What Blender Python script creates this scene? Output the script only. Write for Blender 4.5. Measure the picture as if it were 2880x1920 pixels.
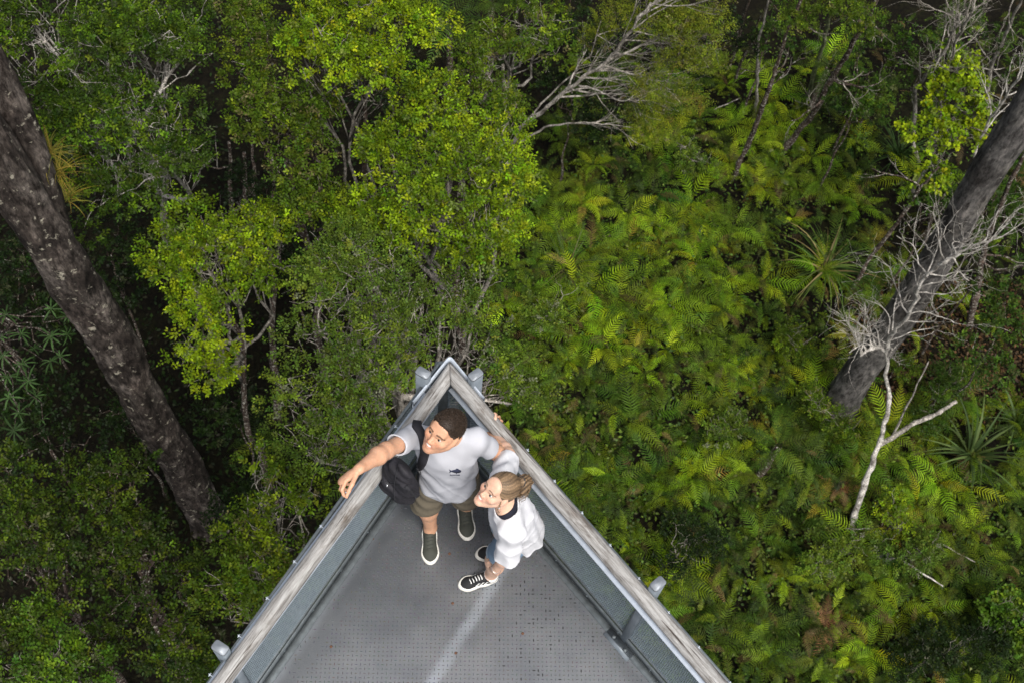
import bpy, bmesh, math, random
import numpy as np
from mathutils import Vector, Matrix, noise as mnoise
for o in list(bpy.data.objects): bpy.data.objects.remove(o)
scene = bpy.context.scene
col = scene.collection
random.seed(7); RNG = np.random.default_rng(7)

# ------------------------------------------------------------------ camera
F_PX, NADIR, CAM_H, GROUND = 3400.0, (1200.0, 2750.0), 7.2, -20.0
def _cam_axes():
    d = Vector((NADIR[0]-1440, -(NADIR[1]-960), -F_PX)).normalized()
    up = -d; fw = Vector((0, 0, -1))
    y = (fw - up*fw.dot(up)).normalized(); x = y.cross(up)
    return Matrix((x, y, up))
CAM_R = _cam_axes()
cam_d = bpy.data.cameras.new('camera'); cam = bpy.data.objects.new('camera', cam_d); col.objects.link(cam)
cam.matrix_world = Matrix.Translation((0, 0, CAM_H)) @ CAM_R.to_4x4()
cam_d.sensor_width = 36; cam_d.lens = F_PX/2880*36; cam_d.clip_start = 0.1; cam_d.clip_end = 2000
cam_d.dof.use_dof = True; cam_d.dof.focus_distance = 6.2; cam_d.dof.aperture_fstop = 6.3
scene.camera = cam
def ray(px, py): return CAM_R @ Vector((px-1440, -(py-960), -F_PX))
def at(px, py, z=GROUND):
    """the point at height z that lies in the direction of photo pixel (px, py)"""
    r = ray(px, py); t = (z-CAM_H)/r.z
    return Vector((r.x*t, r.y*t, z))

# ------------------------------------------------------------------ sky, sun, exposure (bright overcast)
SUN_EL, SUN_AZ = math.radians(62), math.radians(150)
world = bpy.data.worlds.new('World'); scene.world = world; world.use_nodes = True
nt = world.node_tree; bg = nt.nodes['Background']
sky = nt.nodes.new('ShaderNodeTexSky'); sky.sky_type = 'NISHITA'; sky.sun_disc = False
sky.sun_elevation = SUN_EL; sky.sun_rotation = SUN_AZ; sky.air_density = 1.0; sky.dust_density = 3.5; sky.ozone_density = 0.6
hs = nt.nodes.new('ShaderNodeHueSaturation'); hs.inputs['Saturation'].default_value = .4      # a grey overcast sky
nt.links.new(sky.outputs[0], hs.inputs['Color']); nt.links.new(hs.outputs[0], bg.inputs[0]); bg.inputs[1].default_value = 0.06
sun_d = bpy.data.lights.new('sun', 'SUN'); sun_d.energy = 1.5; sun_d.angle = math.radians(22); sun_d.color = (1, .965, .91)
sun = bpy.data.objects.new('sun', sun_d); col.objects.link(sun)
sdir = Vector((math.sin(SUN_AZ)*math.cos(SUN_EL), math.cos(SUN_AZ)*math.cos(SUN_EL), math.sin(SUN_EL)))
sun.rotation_euler = sdir.to_track_quat('Z', 'Y').to_euler()
vs = scene.view_settings; vs.view_transform = 'Standard'; vs.look = 'None'; vs.gamma = 1; vs.exposure = 1.45
vs.use_curve_mapping = False
scene.render.engine = 'CYCLES'; scene.cycles.max_bounces = 6; scene.cycles.transparent_max_bounces = 6

# ------------------------------------------------------------------ helpers
def tag(o, label=None, cat=None, group=None, kind=None):
    if label: o['label'] = label
    if cat: o['category'] = cat
    if group: o['group'] = group
    if kind: o['kind'] = kind
    return o
def link(name, me, mat=None, parent=None):
    o = bpy.data.objects.new(name, me); col.objects.link(o)
    if mat and me is not None and not me.materials: me.materials.append(mat)
    if parent: o.parent = parent
    return o
def empty(name, loc=(0, 0, 0)):
    o = bpy.data.objects.new(name, None); col.objects.link(o); o.location = loc; o.empty_display_size = .2
    return o
def mesh_np(name, verts, faces, tint=None, smooth=False):
    """verts (n,3); faces list of arrays (m,k) of one size each, or one array"""
    me = bpy.data.meshes.new(name)
    verts = np.asarray(verts, np.float32)
    if isinstance(faces, np.ndarray): faces = [faces]
    faces = [np.asarray(f, np.int32) for f in faces if len(f)]
    me.vertices.add(len(verts)); me.vertices.foreach_set('co', verts.ravel())
    nl = sum(f.size for f in faces); nf = sum(len(f) for f in faces)
    me.loops.add(nl); me.polygons.add(nf)
    me.loops.foreach_set('vertex_index', np.concatenate([f.ravel() for f in faces]))
    tot = np.concatenate([np.full(len(f), f.shape[1], np.int32) for f in faces])
    me.polygons.foreach_set('loop_start', np.concatenate([[0], np.cumsum(tot)[:-1]]).astype(np.int32))
    if smooth: me.polygons.foreach_set('use_smooth', np.ones(nf, bool))
    me.update(calc_edges=True); me.validate()
    if tint is not None:
        a = me.attributes.new('tint', 'FLOAT_COLOR', 'POINT')
        t = np.ones((len(verts), 4), np.float32); t[:, :3] = tint
        a.data.foreach_set('color', t.ravel())
    return me
class MB:
    """collects boxes, prisms and tubes for one mesh"""
    def __init__(s): s.v = []; s.f3 = []; s.f4 = []; s.n = 0
    def add(s, v, f4=(), f3=()):
        for f in f4: s.f4.append([i+s.n for i in f])
        for f in f3: s.f3.append([i+s.n for i in f])
        s.v.extend([tuple(p) for p in v]); s.n += len(v)
    def box(s, c, ax, ay, az, hx, hy, hz, bevel=0):
        c = Vector(c); ax = Vector(ax)*hx; ay = Vector(ay)*hy; az = Vector(az)*hz
        v = [c+ax*i+ay*j+az*k for k in (-1, 1) for j in (-1, 1) for i in (-1, 1)]
        s.add(v, [(0, 2, 3, 1), (4, 5, 7, 6), (0, 1, 5, 4), (2, 6, 7, 3), (0, 4, 6, 2), (1, 3, 7, 5)])
    def prism(s, ring0, ring1):
        n = len(ring0); s.add(list(ring0)+list(ring1), [(i, (i+1) % n, n+(i+1) % n, n+i) for i in range(n)])
        a = s.n-2*n
        for k in range(1, n-1): s.f3.append([a, a+k+1, a+k]); s.f3.append([a+n, a+n+k, a+n+k+1])
    def tube(s, pts, rad, seg=6, cap=True):
        pts = [Vector(p) for p in pts]; n = len(pts); rings = []
        prev = None
        for i, p in enumerate(pts):
            d = (pts[min(i+1, n-1)]-pts[max(i-1, 0)])
            if d.length < 1e-9: d = Vector((0, 0, 1))
            d.normalize()
            if prev is None:
                a = d.cross(Vector((0.31, .17, 1)) if abs(d.z) < .9 else Vector((1, .2, .1))).normalized()
            else:
                a = (prev-d*prev.dot(d))
                a = a.normalized() if a.length > 1e-6 else d.orthogonal().normalized()
            prev = a; b = d.cross(a); r = rad[i] if hasattr(rad, '__len__') else rad
            rings.append([p+a*(r*math.cos(2*math.pi*k/seg))+b*(r*math.sin(2*math.pi*k/seg)) for k in range(seg)])
        v = [q for r in rings for q in r]; f4 = []
        for i in range(n-1):
            for k in range(seg):
                f4.append((i*seg+k, i*seg+(k+1) % seg, (i+1)*seg+(k+1) % seg, (i+1)*seg+k))
        f3 = []
        if cap:
            f3 = [(0, k+1, k) for k in range(1, seg-1)]+[((n-1)*seg, (n-1)*seg+k, (n-1)*seg+k+1) for k in range(1, seg-1)]
        s.add(v, f4, f3)
    def build(s, name, mat, parent=None, smooth=False, tint=None):
        fs = []
        if s.f4: fs.append(np.array(s.f4))
        if s.f3: fs.append(np.array(s.f3))
        return link(name, mesh_np(name, np.array(s.v), fs, tint, smooth), mat, parent)

# ------------------------------------------------------------------ materials
def newmat(name):
    m = bpy.data.materials.new(name); m.use_nodes = True
    return m, m.node_tree, m.node_tree.nodes['Principled BSDF']
def N(nt, t, **kw):
    n = nt.nodes.new(t)
    for k, v in kw.items():
        if k in n.inputs: n.inputs[k].default_value = v
        else: setattr(n, k, v)
    return n
def ramp(nt, fac, stops):
    r = nt.nodes.new('ShaderNodeValToRGB'); cr = r.color_ramp
    while len(cr.elements) < len(stops): cr.elements.new(.5)
    for e, (p, c) in zip(cr.elements, stops):
        e.position = p; e.color = (*c, 1) if len(c) == 3 else c
    nt.links.new(fac, r.inputs[0]); return r.outputs[0]
def noise_out(nt, scale, detail=4, rough=.6, coord='Object', stretch=None, dist=0):
    tc = N(nt, 'ShaderNodeTexCoord'); n = N(nt, 'ShaderNodeTexNoise', Scale=scale, Detail=detail, Roughness=rough, Distortion=dist)
    out = tc.outputs[coord]
    if stretch:
        mp = N(nt, 'ShaderNodeMapping'); mp.inputs['Scale'].default_value = stretch
        nt.links.new(out, mp.inputs[0]); out = mp.outputs[0]
    nt.links.new(out, n.inputs['Vector']); return n.outputs[0]
def mix(nt, fac, a, b, blend='MIX'):
    m = N(nt, 'ShaderNodeMix', data_type='RGBA', blend_type=blend)
    for sock, v in ((m.inputs[0], fac), (m.inputs[6], a), (m.inputs[7], b)):
        if isinstance(v, (int, float)): sock.default_value = v
        elif isinstance(v, tuple): sock.default_value = (*v, 1)
        else: nt.links.new(v, sock)
    return m.outputs[2]
def bump(nt, b, h, strength=.4, dist=.01):
    bp = N(nt, 'ShaderNodeBump', Strength=strength, Distance=dist)
    nt.links.new(h, bp.inputs['Height']); nt.links.new(bp.outputs[0], b.inputs['Normal'])
def simple(name, c, rough=.6, metal=0., var=.15, scale=20, bstr=0, bscale=60, spec=.5):
    m, nt, b = newmat(name)
    d = tuple(x*(1-var) for x in c); l = tuple(min(1, x*(1+var)) for x in c)
    nt.links.new(ramp(nt, noise_out(nt, scale), [(.3, d), (.7, l)]), b.inputs['Base Color'])
    b.inputs['Roughness'].default_value = rough; b.inputs['Metallic'].default_value = metal
    b.inputs['Specular IOR Level'].default_value = spec
    if bstr: bump(nt, b, noise_out(nt, bscale), bstr, .005)
    return m
def leaf_mat(name, trans=.35, rough=.45, objcolor=False):
    m, nt, b = newmat(name)
    if objcolor:
        oi = N(nt, 'ShaderNodeObjectInfo'); at_ = N(nt, 'ShaderNodeAttribute', attribute_name='tint')
        c = mix(nt, 1.0, oi.outputs['Color'], at_.outputs['Color'], 'MULTIPLY')
    else:
        c = N(nt, 'ShaderNodeAttribute', attribute_name='tint').outputs['Color']
    c = mix(nt, .5, c, ramp(nt, noise_out(nt, 3.0, 2), [(.3, (.55, .55, .5)), (.7, (1.35, 1.35, 1.3))]), 'MULTIPLY')
    nt.links.new(c, b.inputs['Base Color'])
    b.inputs['Roughness'].default_value = rough; b.inputs['Specular IOR Level'].default_value = .1
    t = N(nt, 'ShaderNodeBsdfTranslucent'); nt.links.new(mix(nt, 1.0, c, (1.2, 1.25, .5), 'MULTIPLY'), t.inputs[0])
    ms = N(nt, 'ShaderNodeMixShader'); ms.inputs[0].default_value = trans
    nt.links.new(b.outputs[0], ms.inputs[1]); nt.links.new(t.outputs[0], ms.inputs[2])
    nt.links.new(ms.outputs[0], nt.nodes['Material Output'].inputs[0])
    return m
M = {}
M['leaf'] = leaf_mat('tree_leaf', .2)
M['fern'] = leaf_mat('fern_leaf', .25, .5, True)
def bark(name, dark, mid, pale, patch=(.5, .52, .42), patch_amt=.62, scale=6, stretch=(1, 1, .35), bs=.8):
    m, nt, b = newmat(name)
    base = ramp(nt, noise_out(nt, scale, 8, .7, stretch=stretch), [(.3, dark), (.5, mid), (.72, pale)])
    lich = ramp(nt, noise_out(nt, scale*2.3, 5, .65), [(patch_amt, (0, 0, 0)), (patch_amt+.07, (1, 1, 1))])
    crev = ramp(nt, noise_out(nt, scale*4, 8, .8, stretch=stretch), [(.36, (.25, .22, .2)), (.5, (1, 1, 1)), (.66, (1.7, 1.65, 1.6))])
    base = mix(nt, 1, base, crev, 'MULTIPLY')
    macro = ramp(nt, noise_out(nt, scale*.45, 5, .65), [(.35, (.35, .33, .32)), (.52, (1, 1, 1)), (.7, (1.8, 1.75, 1.75))])
    base = mix(nt, 1, base, macro, 'MULTIPLY')
    nt.links.new(mix(nt, lich, base, patch), b.inputs['Base Color']); b.inputs['Roughness'].default_value = .9
    b.inputs['Specular IOR Level'].default_value = .15
    bump(nt, b, noise_out(nt, scale*3, 8, .75, stretch=stretch), bs, .06)
    return m
M['bark_brown'] = bark('bark_lichen_brown', (.014, .011, .01), (.043, .035, .03), (.15, .13, .115), (.36, .33, .26), .6, 3.2)
M['bark_grey'] = bark('bark_smooth_grey', (.04, .038, .036), (.09, .085, .08), (.16, .15, .135), (.3, .29, .25), .66, 2.6)
M['bark_pale'] = bark('bark_pale', (.09, .08, .065), (.26, .24, .21), (.46, .43, .39), (.5, .49, .42), .62, 9)
M['bark_speckle'] = bark('bark_speckled', (.025, .018, .014), (.07, .05, .04), (.14, .11, .09), (.42, .4, .34), .55, 7, (1, 1, .8))
M['bark_white'] = bark('bark_white', (.2, .18, .16), (.42, .4, .36), (.56, .54, .5), (.3, .27, .24), .66, 12)
M['twig'] = bark('twig_grey', (.1, .09, .08), (.24, .22, .19), (.4, .38, .33), (.4, .4, .33), .7, 10)

# ------------------------------------------------------------------ ground
def ground_z(x, y):
    return GROUND + .35*mnoise.noise(Vector((x*.12, y*.12, 3.1))) + .16*mnoise.noise(Vector((x*.5, y*.5, 7.7)))
gx = np.concatenate([np.linspace(-120, -26, 10), np.linspace(-24, 24, 121), np.linspace(26, 120, 10)])
gy = np.concatenate([np.linspace(-100, -10, 10), np.linspace(-8, 40, 121), np.linspace(42, 140, 10)])
gv = np.array([(x, y, ground_z(x, y)) for y in gy for x in gx]); nx_ = len(gx)
gf = np.array([(j*nx_+i, j*nx_+i+1, (j+1)*nx_+i+1, (j+1)*nx_+i) for j in range(len(gy)-1) for i in range(nx_-1)])
m, nt, b = newmat('forest_litter')
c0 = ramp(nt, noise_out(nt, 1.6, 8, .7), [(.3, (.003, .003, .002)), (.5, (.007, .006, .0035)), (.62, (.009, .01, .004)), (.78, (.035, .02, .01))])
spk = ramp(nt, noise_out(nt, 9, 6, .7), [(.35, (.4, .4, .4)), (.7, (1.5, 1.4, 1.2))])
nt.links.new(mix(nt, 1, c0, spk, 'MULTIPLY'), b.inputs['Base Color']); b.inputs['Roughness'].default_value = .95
b.inputs['Specular IOR Level'].default_value = .1
bump(nt, b, noise_out(nt, 7, 8, .75), .9, .1)
g = link('ground', mesh_np('ground', gv, gf, smooth=True), m); tag(g, 'dark forest floor of leaf litter and moss', 'ground', kind='structure')
# ------------------------------------------------------------------ viewing platform
RAIL_Z = 1.02
m, nt, b = newmat('galvanised_steel')
n1 = noise_out(nt, 14, 6, .6)
nt.links.new(ramp(nt, n1, [(.3, (.13, .155, .18)), (.7, (.22, .25, .28))]), b.inputs['Base Color'])
b.inputs['Metallic'].default_value = .25; nt.links.new(ramp(nt, n1, [(.3, (.34,)*3), (.7, (.55,)*3)]), b.inputs['Roughness'])
M['steel'] = m
M['steel_bright'] = simple('bright_steel_strip', (.5, .55, .62), .4, .2, .12, 20)
M['steel_dark'] = simple('weathered_steel', (.15, .17, .18), .5, .3, .25, 25, .15, 90)
M['steel_mesh'] = simple('mesh_steel', (.27, .325, .365), .5, .3, .2, 40)
M['rust'] = simple('rusty_screw', (.12, .055, .03), .8, .2, .4, 120)
def log_mat(name, ang):
    """silvered timber with its grain along the direction ang (radians, in plan)"""
    m, nt, b = newmat(name)
    def grain(sc, along, det, ro):
        tc = N(nt, 'ShaderNodeTexCoord'); r1 = N(nt, 'ShaderNodeMapping'); r1.inputs['Rotation'].default_value = (0, 0, -ang); r2 = N(nt, 'ShaderNodeMapping'); r2.inputs['Scale'].default_value = (along, 1, 1)
        n = N(nt, 'ShaderNodeTexNoise', Scale=sc, Detail=det, Roughness=ro, Distortion=.35)
        nt.links.new(tc.outputs['Object'], r1.inputs[0]); nt.links.new(r1.outputs[0], r2.inputs[0]); nt.links.new(r2.outputs[0], n.inputs['Vector']); return n.outputs[0]
    g1 = ramp(nt, grain(55, .1, 7, .7), [(.32, (.12, .11, .102)), (.45, (.25, .24, .228)), (.6, (.38, .372, .36)), (.8, (.48, .475, .465))])
    dk = ramp(nt, grain(9, .3, 6, .7), [(.34, (.45, .4, .36)), (.5, (1, 1, 1))])
    crk = ramp(nt, grain(95, .035, 4, .6), [(.33, (.3, .27, .25)), (.4, (1, 1, 1))])
    nt.links.new(mix(nt, 1, mix(nt, 1, g1, dk, 'MULTIPLY'), crk, 'MULTIPLY'), b.inputs['Base Color']); b.inputs['Roughness'].default_value = .9; b.inputs['Specular IOR Level'].default_value = .2
    bump(nt, b, grain(70, .12, 7, .75), .7, .008); return m

plat = empty('viewing_platform', (0, 2.0, 0))
tag(plat, 'triangular steel viewing platform with mesh sides and weathered log handrails', 'platform')
PL = Vector((0, 2.0, 0))
FA = at(1242, 1207, 0)
dL = (at(748, 1913, 0)-at(1037, 1500, 0)).normalized(); dR = (at(1851, 1917, 0)-at(1522, 1533, 0)).normalized()
nL = Vector((dL.y, -dL.x, 0)); nR = Vector((-dR.y, dR.x, 0))         # outward normals
if nL.x > 0: nL = -nL
if nR.x < 0: nR = -nR
SIDE = 4.6
Z = Vector((0, 0, 1))
def P(o): o.location = -PL; return o     # parts are modelled in world coordinates under the Empty at PL
# floor plate with its worn, oxidised streaks (marks on the plate itself)
m, nt, b = newmat('checker_plate')
tc = N(nt, 'ShaderNodeTexCoord')
def line_dist(p, n, lo, hi, wob=.05):
    """0..1 ramp of the distance from the line through p with normal n"""
    sub = N(nt, 'ShaderNodeVectorMath', operation='SUBTRACT'); nt.links.new(tc.outputs['Object'], sub.inputs[0]); sub.inputs[1].default_value = p
    dt = N(nt, 'ShaderNodeVectorMath', operation='DOT_PRODUCT'); nt.links.new(sub.outputs[0], dt.inputs[0]); dt.inputs[1].default_value = n
    nz = noise_out(nt, 7, 5, .65); w = N(nt, 'ShaderNodeMath', operation='MULTIPLY_ADD'); nt.links.new(nz, w.inputs[0]); w.inputs[1].default_value = wob; w.inputs[2].default_value = -wob/2
    ad = N(nt, 'ShaderNodeMath', operation='ADD'); nt.links.new(dt.outputs['Value'], ad.inputs[0]); nt.links.new(w.outputs[0], ad.inputs[1])
    ab = N(nt, 'ShaderNodeMath', operation='ABSOLUTE'); nt.links.new(ad.outputs[0], ab.inputs[0])
    mr = N(nt, 'ShaderNodeMapRange', interpolation_type='SMOOTHSTEP'); nt.links.new(ab.outputs[0], mr.inputs[0]); mr.inputs[1].default_value = lo; mr.inputs[2].default_value = hi
    mr.inputs[3].default_value = 1; mr.inputs[4].default_value = 0
    return mr.outputs[0]
base = ramp(nt, noise_out(nt, 2.3, 7, .62), [(.3, (.18, .19, .208)), (.5, (.24, .25, .268)), (.7, (.31, .316, .33))])
fine = ramp(nt, noise_out(nt, 130, 3, .6), [(.3, (.86,)*3), (.7, (1.12,)*3)])
base = mix(nt, 1, base, fine, 'MULTIPLY')
white = (.5, .54, .6)
sp0, sp1 = at(1215, 1920, 0), at(1420, 1590, 0); sd = (sp1-sp0).normalized(); sn = Vector((sd.y, -sd.x, 0))
for p, n, lo, hi, amt in ((FA, nL, .0, .1, .62), (FA, nR, .0, .09, .4), (sp0, sn, .01, .06, .62)):
    f = line_dist(p, n, lo, hi)
    mm = N(nt, 'ShaderNodeMath', operation='MULTIPLY'); nt.links.new(f, mm.inputs[0]); mm.inputs[1].default_value = amt
    if n is sn:
        patch = ramp(nt, noise_out(nt, 5, 4, .6), [(.25, (.45,)*3), (.6, (1,)*3)])
        m2 = N(nt, 'ShaderNodeMath', operation='MULTIPLY'); nt.links.new(mm.outputs[0], m2.inputs[0]); nt.links.new(patch, m2.inputs[1]); mm = m2
    base = mix(nt, mm.outputs[0], base, white)
nt.links.new(base, b.inputs['Base Color']); b.inputs['Metallic'].default_value = .1; b.inputs['Roughness'].default_value = .45
M['plate'] = m
fb = MB(); tri = [FA, FA+dL*SIDE, FA+dR*SIDE]
fb.prism([p-Z*.008 for p in tri], [p.copy() for p in tri])
P(fb.build('floor_plate', M['plate'], plat))
# raised tread bars
m, nt, b = newmat('tread_bar')
nt.links.new(N(nt, 'ShaderNodeAttribute', attribute_name='tint').outputs['Color'], b.inputs['Base Color'])
b.inputs['Metallic'].default_value = .0; b.inputs['Roughness'].default_value = .7
M['tread'] = m
pit = .0255; vs_, fs_, ts_ = [], [], []
rot = math.radians(7); ex = Vector((math.cos(rot), math.sin(rot), 0)); ey = Vector((-math.sin(rot), math.cos(rot), 0))
pc = at(1500, 1850, 0); pd = at(1530, 1720, 0)
k = 0
for i in range(-100, 160):
    for j in range(-60, 160):
        c = ex*(i*pit)+ey*(j*pit)
        if c.y < .95: continue
        a = (c-FA).dot(nL); r_ = (c-FA).dot(nR)
        if a > -.05 or r_ > -.05: continue
        u, w = (ex, ey) if (i+j) % 2 == 0 else (ey, ex)
        dd = min((c-pc).length/.14, (c-pd).length/.2)
        worn = random.random() < .55*math.exp(-dd*dd)*(.25+.75*(mnoise.noise(c*9)+.5))
        if a > -.16 and random.random() < .6: continue
        hl, hw, ht = (.0115, .004, .0016) if worn else (.0105, .0022, .0013)
        for q, zz, s in ((-1, 0, 1), (1, 0, 1)):
            pass
        v = [c+u*hl, c+w*hw+u*hl*.3, c+w*hw-u*hl*.3, c-u*hl, c-w*hw-u*hl*.3, c-w*hw+u*hl*.3]
        top = [p*1.0+Z*ht for p in [c+u*hl*.8, c+w*hw*.7+u*hl*.25, c+w*hw*.7-u*hl*.25, c-u*hl*.8, c-w*hw*.7-u*hl*.25, c-w*hw*.7+u*hl*.25]]
        vs_ += v+top; o = k*12
        for e in range(6): fs_.append((o+e, o+(e+1) % 6, o+6+(e+1) % 6, o+6+e))
        fs_ += [(o+6, o+7, o+8, o+9), (o+6, o+9, o+10, o+11)]
        t = (.018, .018, .019) if worn else tuple(x*random.uniform(.6, 1.15) for x in (.075, .075, .078))
        ts_ += [t]*12; k += 1
tr = link('tread_bars', mesh_np('tread_bars', np.array([tuple(v) for v in vs_]), np.array(fs_), np.array(ts_)), M['tread'], plat); P(tr); tr['kind'] = 'stuff'
# screws in the plate
def screw(c, r, mat, name='screw'):
    s = MB(); ring = [c+Vector((r*math.cos(t), r*math.sin(t), 0)) for t in np.linspace(0, 2*math.pi, 9)[:-1]]
    s.prism(ring, [q*1.0+Z*.003-(q-c)*.25 for q in ring]); return P(s.build(name, mat, plat))
for px, py in ((1048, 1513), (975, 1613), (900, 1716), (825, 1822), (931, 1817), (1264, 1556), (1273, 1695), (1282, 1835), (1549, 1580), (1629, 1674), (1710, 1770), (1797, 1873), (1814, 1893), (1470, 1780)):
    screw(at(px, py, 0)+Z*.0005, .0095, M['rust'])
# log handrails: two round poles mitred at the apex
RA = at(1265, 1050, RAIL_Z); RLd = (at(622, 1918, RAIL_Z)-RA); RRd = (at(2010, 1912, RAIL_Z)-RA); RLd.z = RRd.z = 0
RLd.normalize(); RRd.normalize()
bis = (RLd+RRd).normalized()
def log_rail(d, other, seed):
    R0 = .043; seg = 22; L = 4.6; ns = 150; me_v = []
    side = Vector((-d.y, d.x, 0))
    if side.dot(other) < 0: side = -side          # side points inward
    cot = d.dot(bis)/max(1e-6, side.dot(bis))      # mitre plane along the bisector
    for i in range(ns+1):
        t = (i/ns)**1.05*L
        for k in range(seg):
            a = 2*math.pi*k/seg; cs, sn_ = math.cos(a), math.sin(a)
            r = R0*(1+.07*mnoise.noise(Vector((cs*.9, sn_*.9, t*1.7+seed)))+.07*mnoise.noise(Vector((cs*2.2, sn_*2.2, t*7+seed)))+.02*mnoise.noise(Vector((cs*8, sn_*8, t*30+seed))))
            if sn_ < -.15 and cs > .1: r *= 1-.25*max(0, mnoise.noise(Vector((cs, 4.4, t*2.6+seed))))   # rotted inner underside
            off = side*(r*cs)
            tt = t + (r*cs*cot if True else 0)*max(0, 1-t/.3)
            me_v.append(RA+d*(tt+.002)+off+Z*(r*sn_))
    f4 = [(i*seg+k, i*seg+(k+1) % seg, (i+1)*seg+(k+1) % seg, (i+1)*seg+k) for i in range(ns) for k in range(seg)]
    capv = len(me_v); me_v.append(RA+d*.002); f3 = [(capv, (k+1) % seg, k) for k in range(seg)]
    lm_ = log_mat('weathered_log', math.atan2(d.y, d.x))
    o = link('log_handrail', mesh_np('log_handrail', np.array([tuple(v) for v in me_v]), [np.array(f4), np.array(f3)], smooth=True), lm_, plat)
    return P(o)
log_rail(RLd, RRd, 1.3); log_rail(RRd, RLd, 9.1)
# flat steel bars under the logs and the bent strip round the point
onL = nL; onR = nR
SZ = RAIL_Z-.05
def bar(name, a, b_, hw, hh, mat, parent=plat, up=Z):
    d = (b_-a); L = d.length; d.normalize(); s = d.cross(up).normalized(); u = s.cross(d)
    mb = MB(); mb.box((a+b_)/2, d, s, u, L/2, hw, hh); return P(mb.build(name, mat, parent))
bar('rail_bar', RA+RLd*.16+onL*.016+Z*(SZ-RAIL_Z), RA+RLd*4.6+onL*.016+Z*(SZ-RAIL_Z), .05, .004, M['steel_bright'])
bar('rail_bar', RA+RRd*.06+onR*-.004+Z*(SZ-RAIL_Z), RA+RRd*4.6+onR*-.004+Z*(SZ-RAIL_Z), .052, .004, M['steel_bright'])
strip_in, strip_out = [], []
pts = []
aL, aR = RA+RLd*.26+onL*.075, RA+RRd*.24+onR*.06
tip = at(1265, 1000, RAIL_Z)
for t in np.linspace(0, 1, 8): pts.append(aL.lerp(tip, t*.93))
for t in np.linspace(0.15, .85, 4):
    q0, q1 = aL.lerp(tip, .93), aR.lerp(tip, .93); c_ = q0*(1-t)**2+tip*2*t*(1-t)+q1*t*t; pts.append(c_)
for t in np.linspace(1, 0, 8): pts.append(aR.lerp(tip, t*.93))
mb = MB(); v = []
for i, p in enumerate(pts):
    d = (pts[min(i+1, len(pts)-1)]-pts[max(i-1, 0)]).normalized(); nn = Vector((-d.y, d.x, 0))*.0045
    v += [p-nn-Z*.085, p+nn-Z*.085, p+nn-Z*.0, p-nn-Z*.0]
n = len(pts)
mb.add(v, [(i*4+k, i*4+(k+1) % 4, i*4+4+(k+1) % 4, i*4+4+k) for i in range(n-1) for k in range(4)]+[(0, 1, 2, 3), (4*n-1, 4*n-2, 4*n-3, 4*n-4)])
P(mb.build('bent_strip', M['steel_bright'], plat))
# wire clips along the outside of both rails
for d, nn, off, ts in ((RLd, onL, .068, np.arange(.42, 4.5, .233)), (RRd, onR, .052, np.arange(.62, 4.5, .233))):
    for t in ts:
        c = RA+d*t+nn*off+Z*(SZ-RAIL_Z); mb = MB()
        mb.tube([c-nn*.012, c+nn*.016, c+nn*.02+Z*.012], [.0035, .003, .0025], 5); mb.tube([c+nn*.016-d*.01, c+nn*.016+d*.01], .003, 5)
        P(mb.build('wire_clip', M['steel_bright'], plat))
# toe boards, mesh sides
def side(d, nn, t0):
    a, e = FA+d*t0, FA+d*SIDE
    bar('toe_angle', a-nn*.02+Z*.0045, e-nn*.02+Z*.0045, .022, .0035, M['steel_dark'])
    bar('toe_board', a+nn*.006+Z*.045, e+nn*.006+Z*.045, .004, .045, M['steel_dark'])
    bar('mesh_bottom_bar', a+nn*.0185+Z*.105, e+nn*.0185+Z*.105, .008, .012, M['steel_dark'])
    bar('mesh_top_bar', a+nn*.0185+Z*.955, e+nn*.0185+Z*.955, .008, .012, M['steel_dark'])
    for t in np.arange(t0+.25, SIDE, .285):      # toe board rivets
        c = FA+d*t-nn*.003+Z*.055; mb = MB(); ring = [c+d*(.005*math.cos(q))+Z*(.005*math.sin(q)) for q in np.linspace(0, 2*math.pi, 7)[:-1]]
        mb.prism([q+nn*.003 for q in ring], [c+(q-c)*.6-nn*.004 for q in ring]); P(mb.build('rivet', M['steel'], plat))
def mesh_panel(d, nn, t0, t1, name='mesh_panel'):
    """woven wire: two families of slanted strands"""
    z0, z1 = .117, .943; h = z1-z0; mb = MB(); step = .021; c0 = FA+nn*.0185
    for s, oo, rr in ((1, .0014, .0031), (-1, -.0014, .0031)):
        run = h*.62
        x = t0-run
        while x < t1+run:
            p0t, p1t = (x, x+run*s) ; za, zb = z0, z1
            # clip to the panel
            lo, hi = min(p0t, p1t), max(p0t, p1t)
            if hi > t0 and lo < t1:
                def zz(t): return z0+(t-p0t)/(p1t-p0t)*h
                ta, tb = max(lo, t0), min(hi, t1)
                if tb-ta > .005:
                    A, B = c0+d*ta+Z*zz(ta)+nn*oo, c0+d*tb+Z*zz(tb)+nn*oo
                    dd = (B-A).normalized(); w = dd.cross(nn).normalized()*rr; q = nn*.001
                    mb.add([A-w-q, A+w-q, A+w+q, A-w+q, B-w-q, B+w-q, B+w+q, B-w+q], [(0, 1, 5, 4), (1, 2, 6, 5), (2, 3, 7, 6), (3, 0, 4, 7)])
            x += step
    o = mb.build(name, M['steel_mesh'], plat); o['kind'] = 'stuff'; return P(o)
side(dL, nL, .02); side(dR, nR, .03)
jt = (at(1752, 1790, 0.1)-FA).dot(dR)       # joint between two mesh panels on the right
jl = (at(645, 1918, .6)-FA).dot(dL)
mesh_panel(dR, nR, .03, jt-.02); mesh_panel(dR, nR, jt+.02, SIDE)
mesh_panel(dL, nL, .02, jl-.02); mesh_panel(dL, nL, jl+.02, SIDE)
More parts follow.
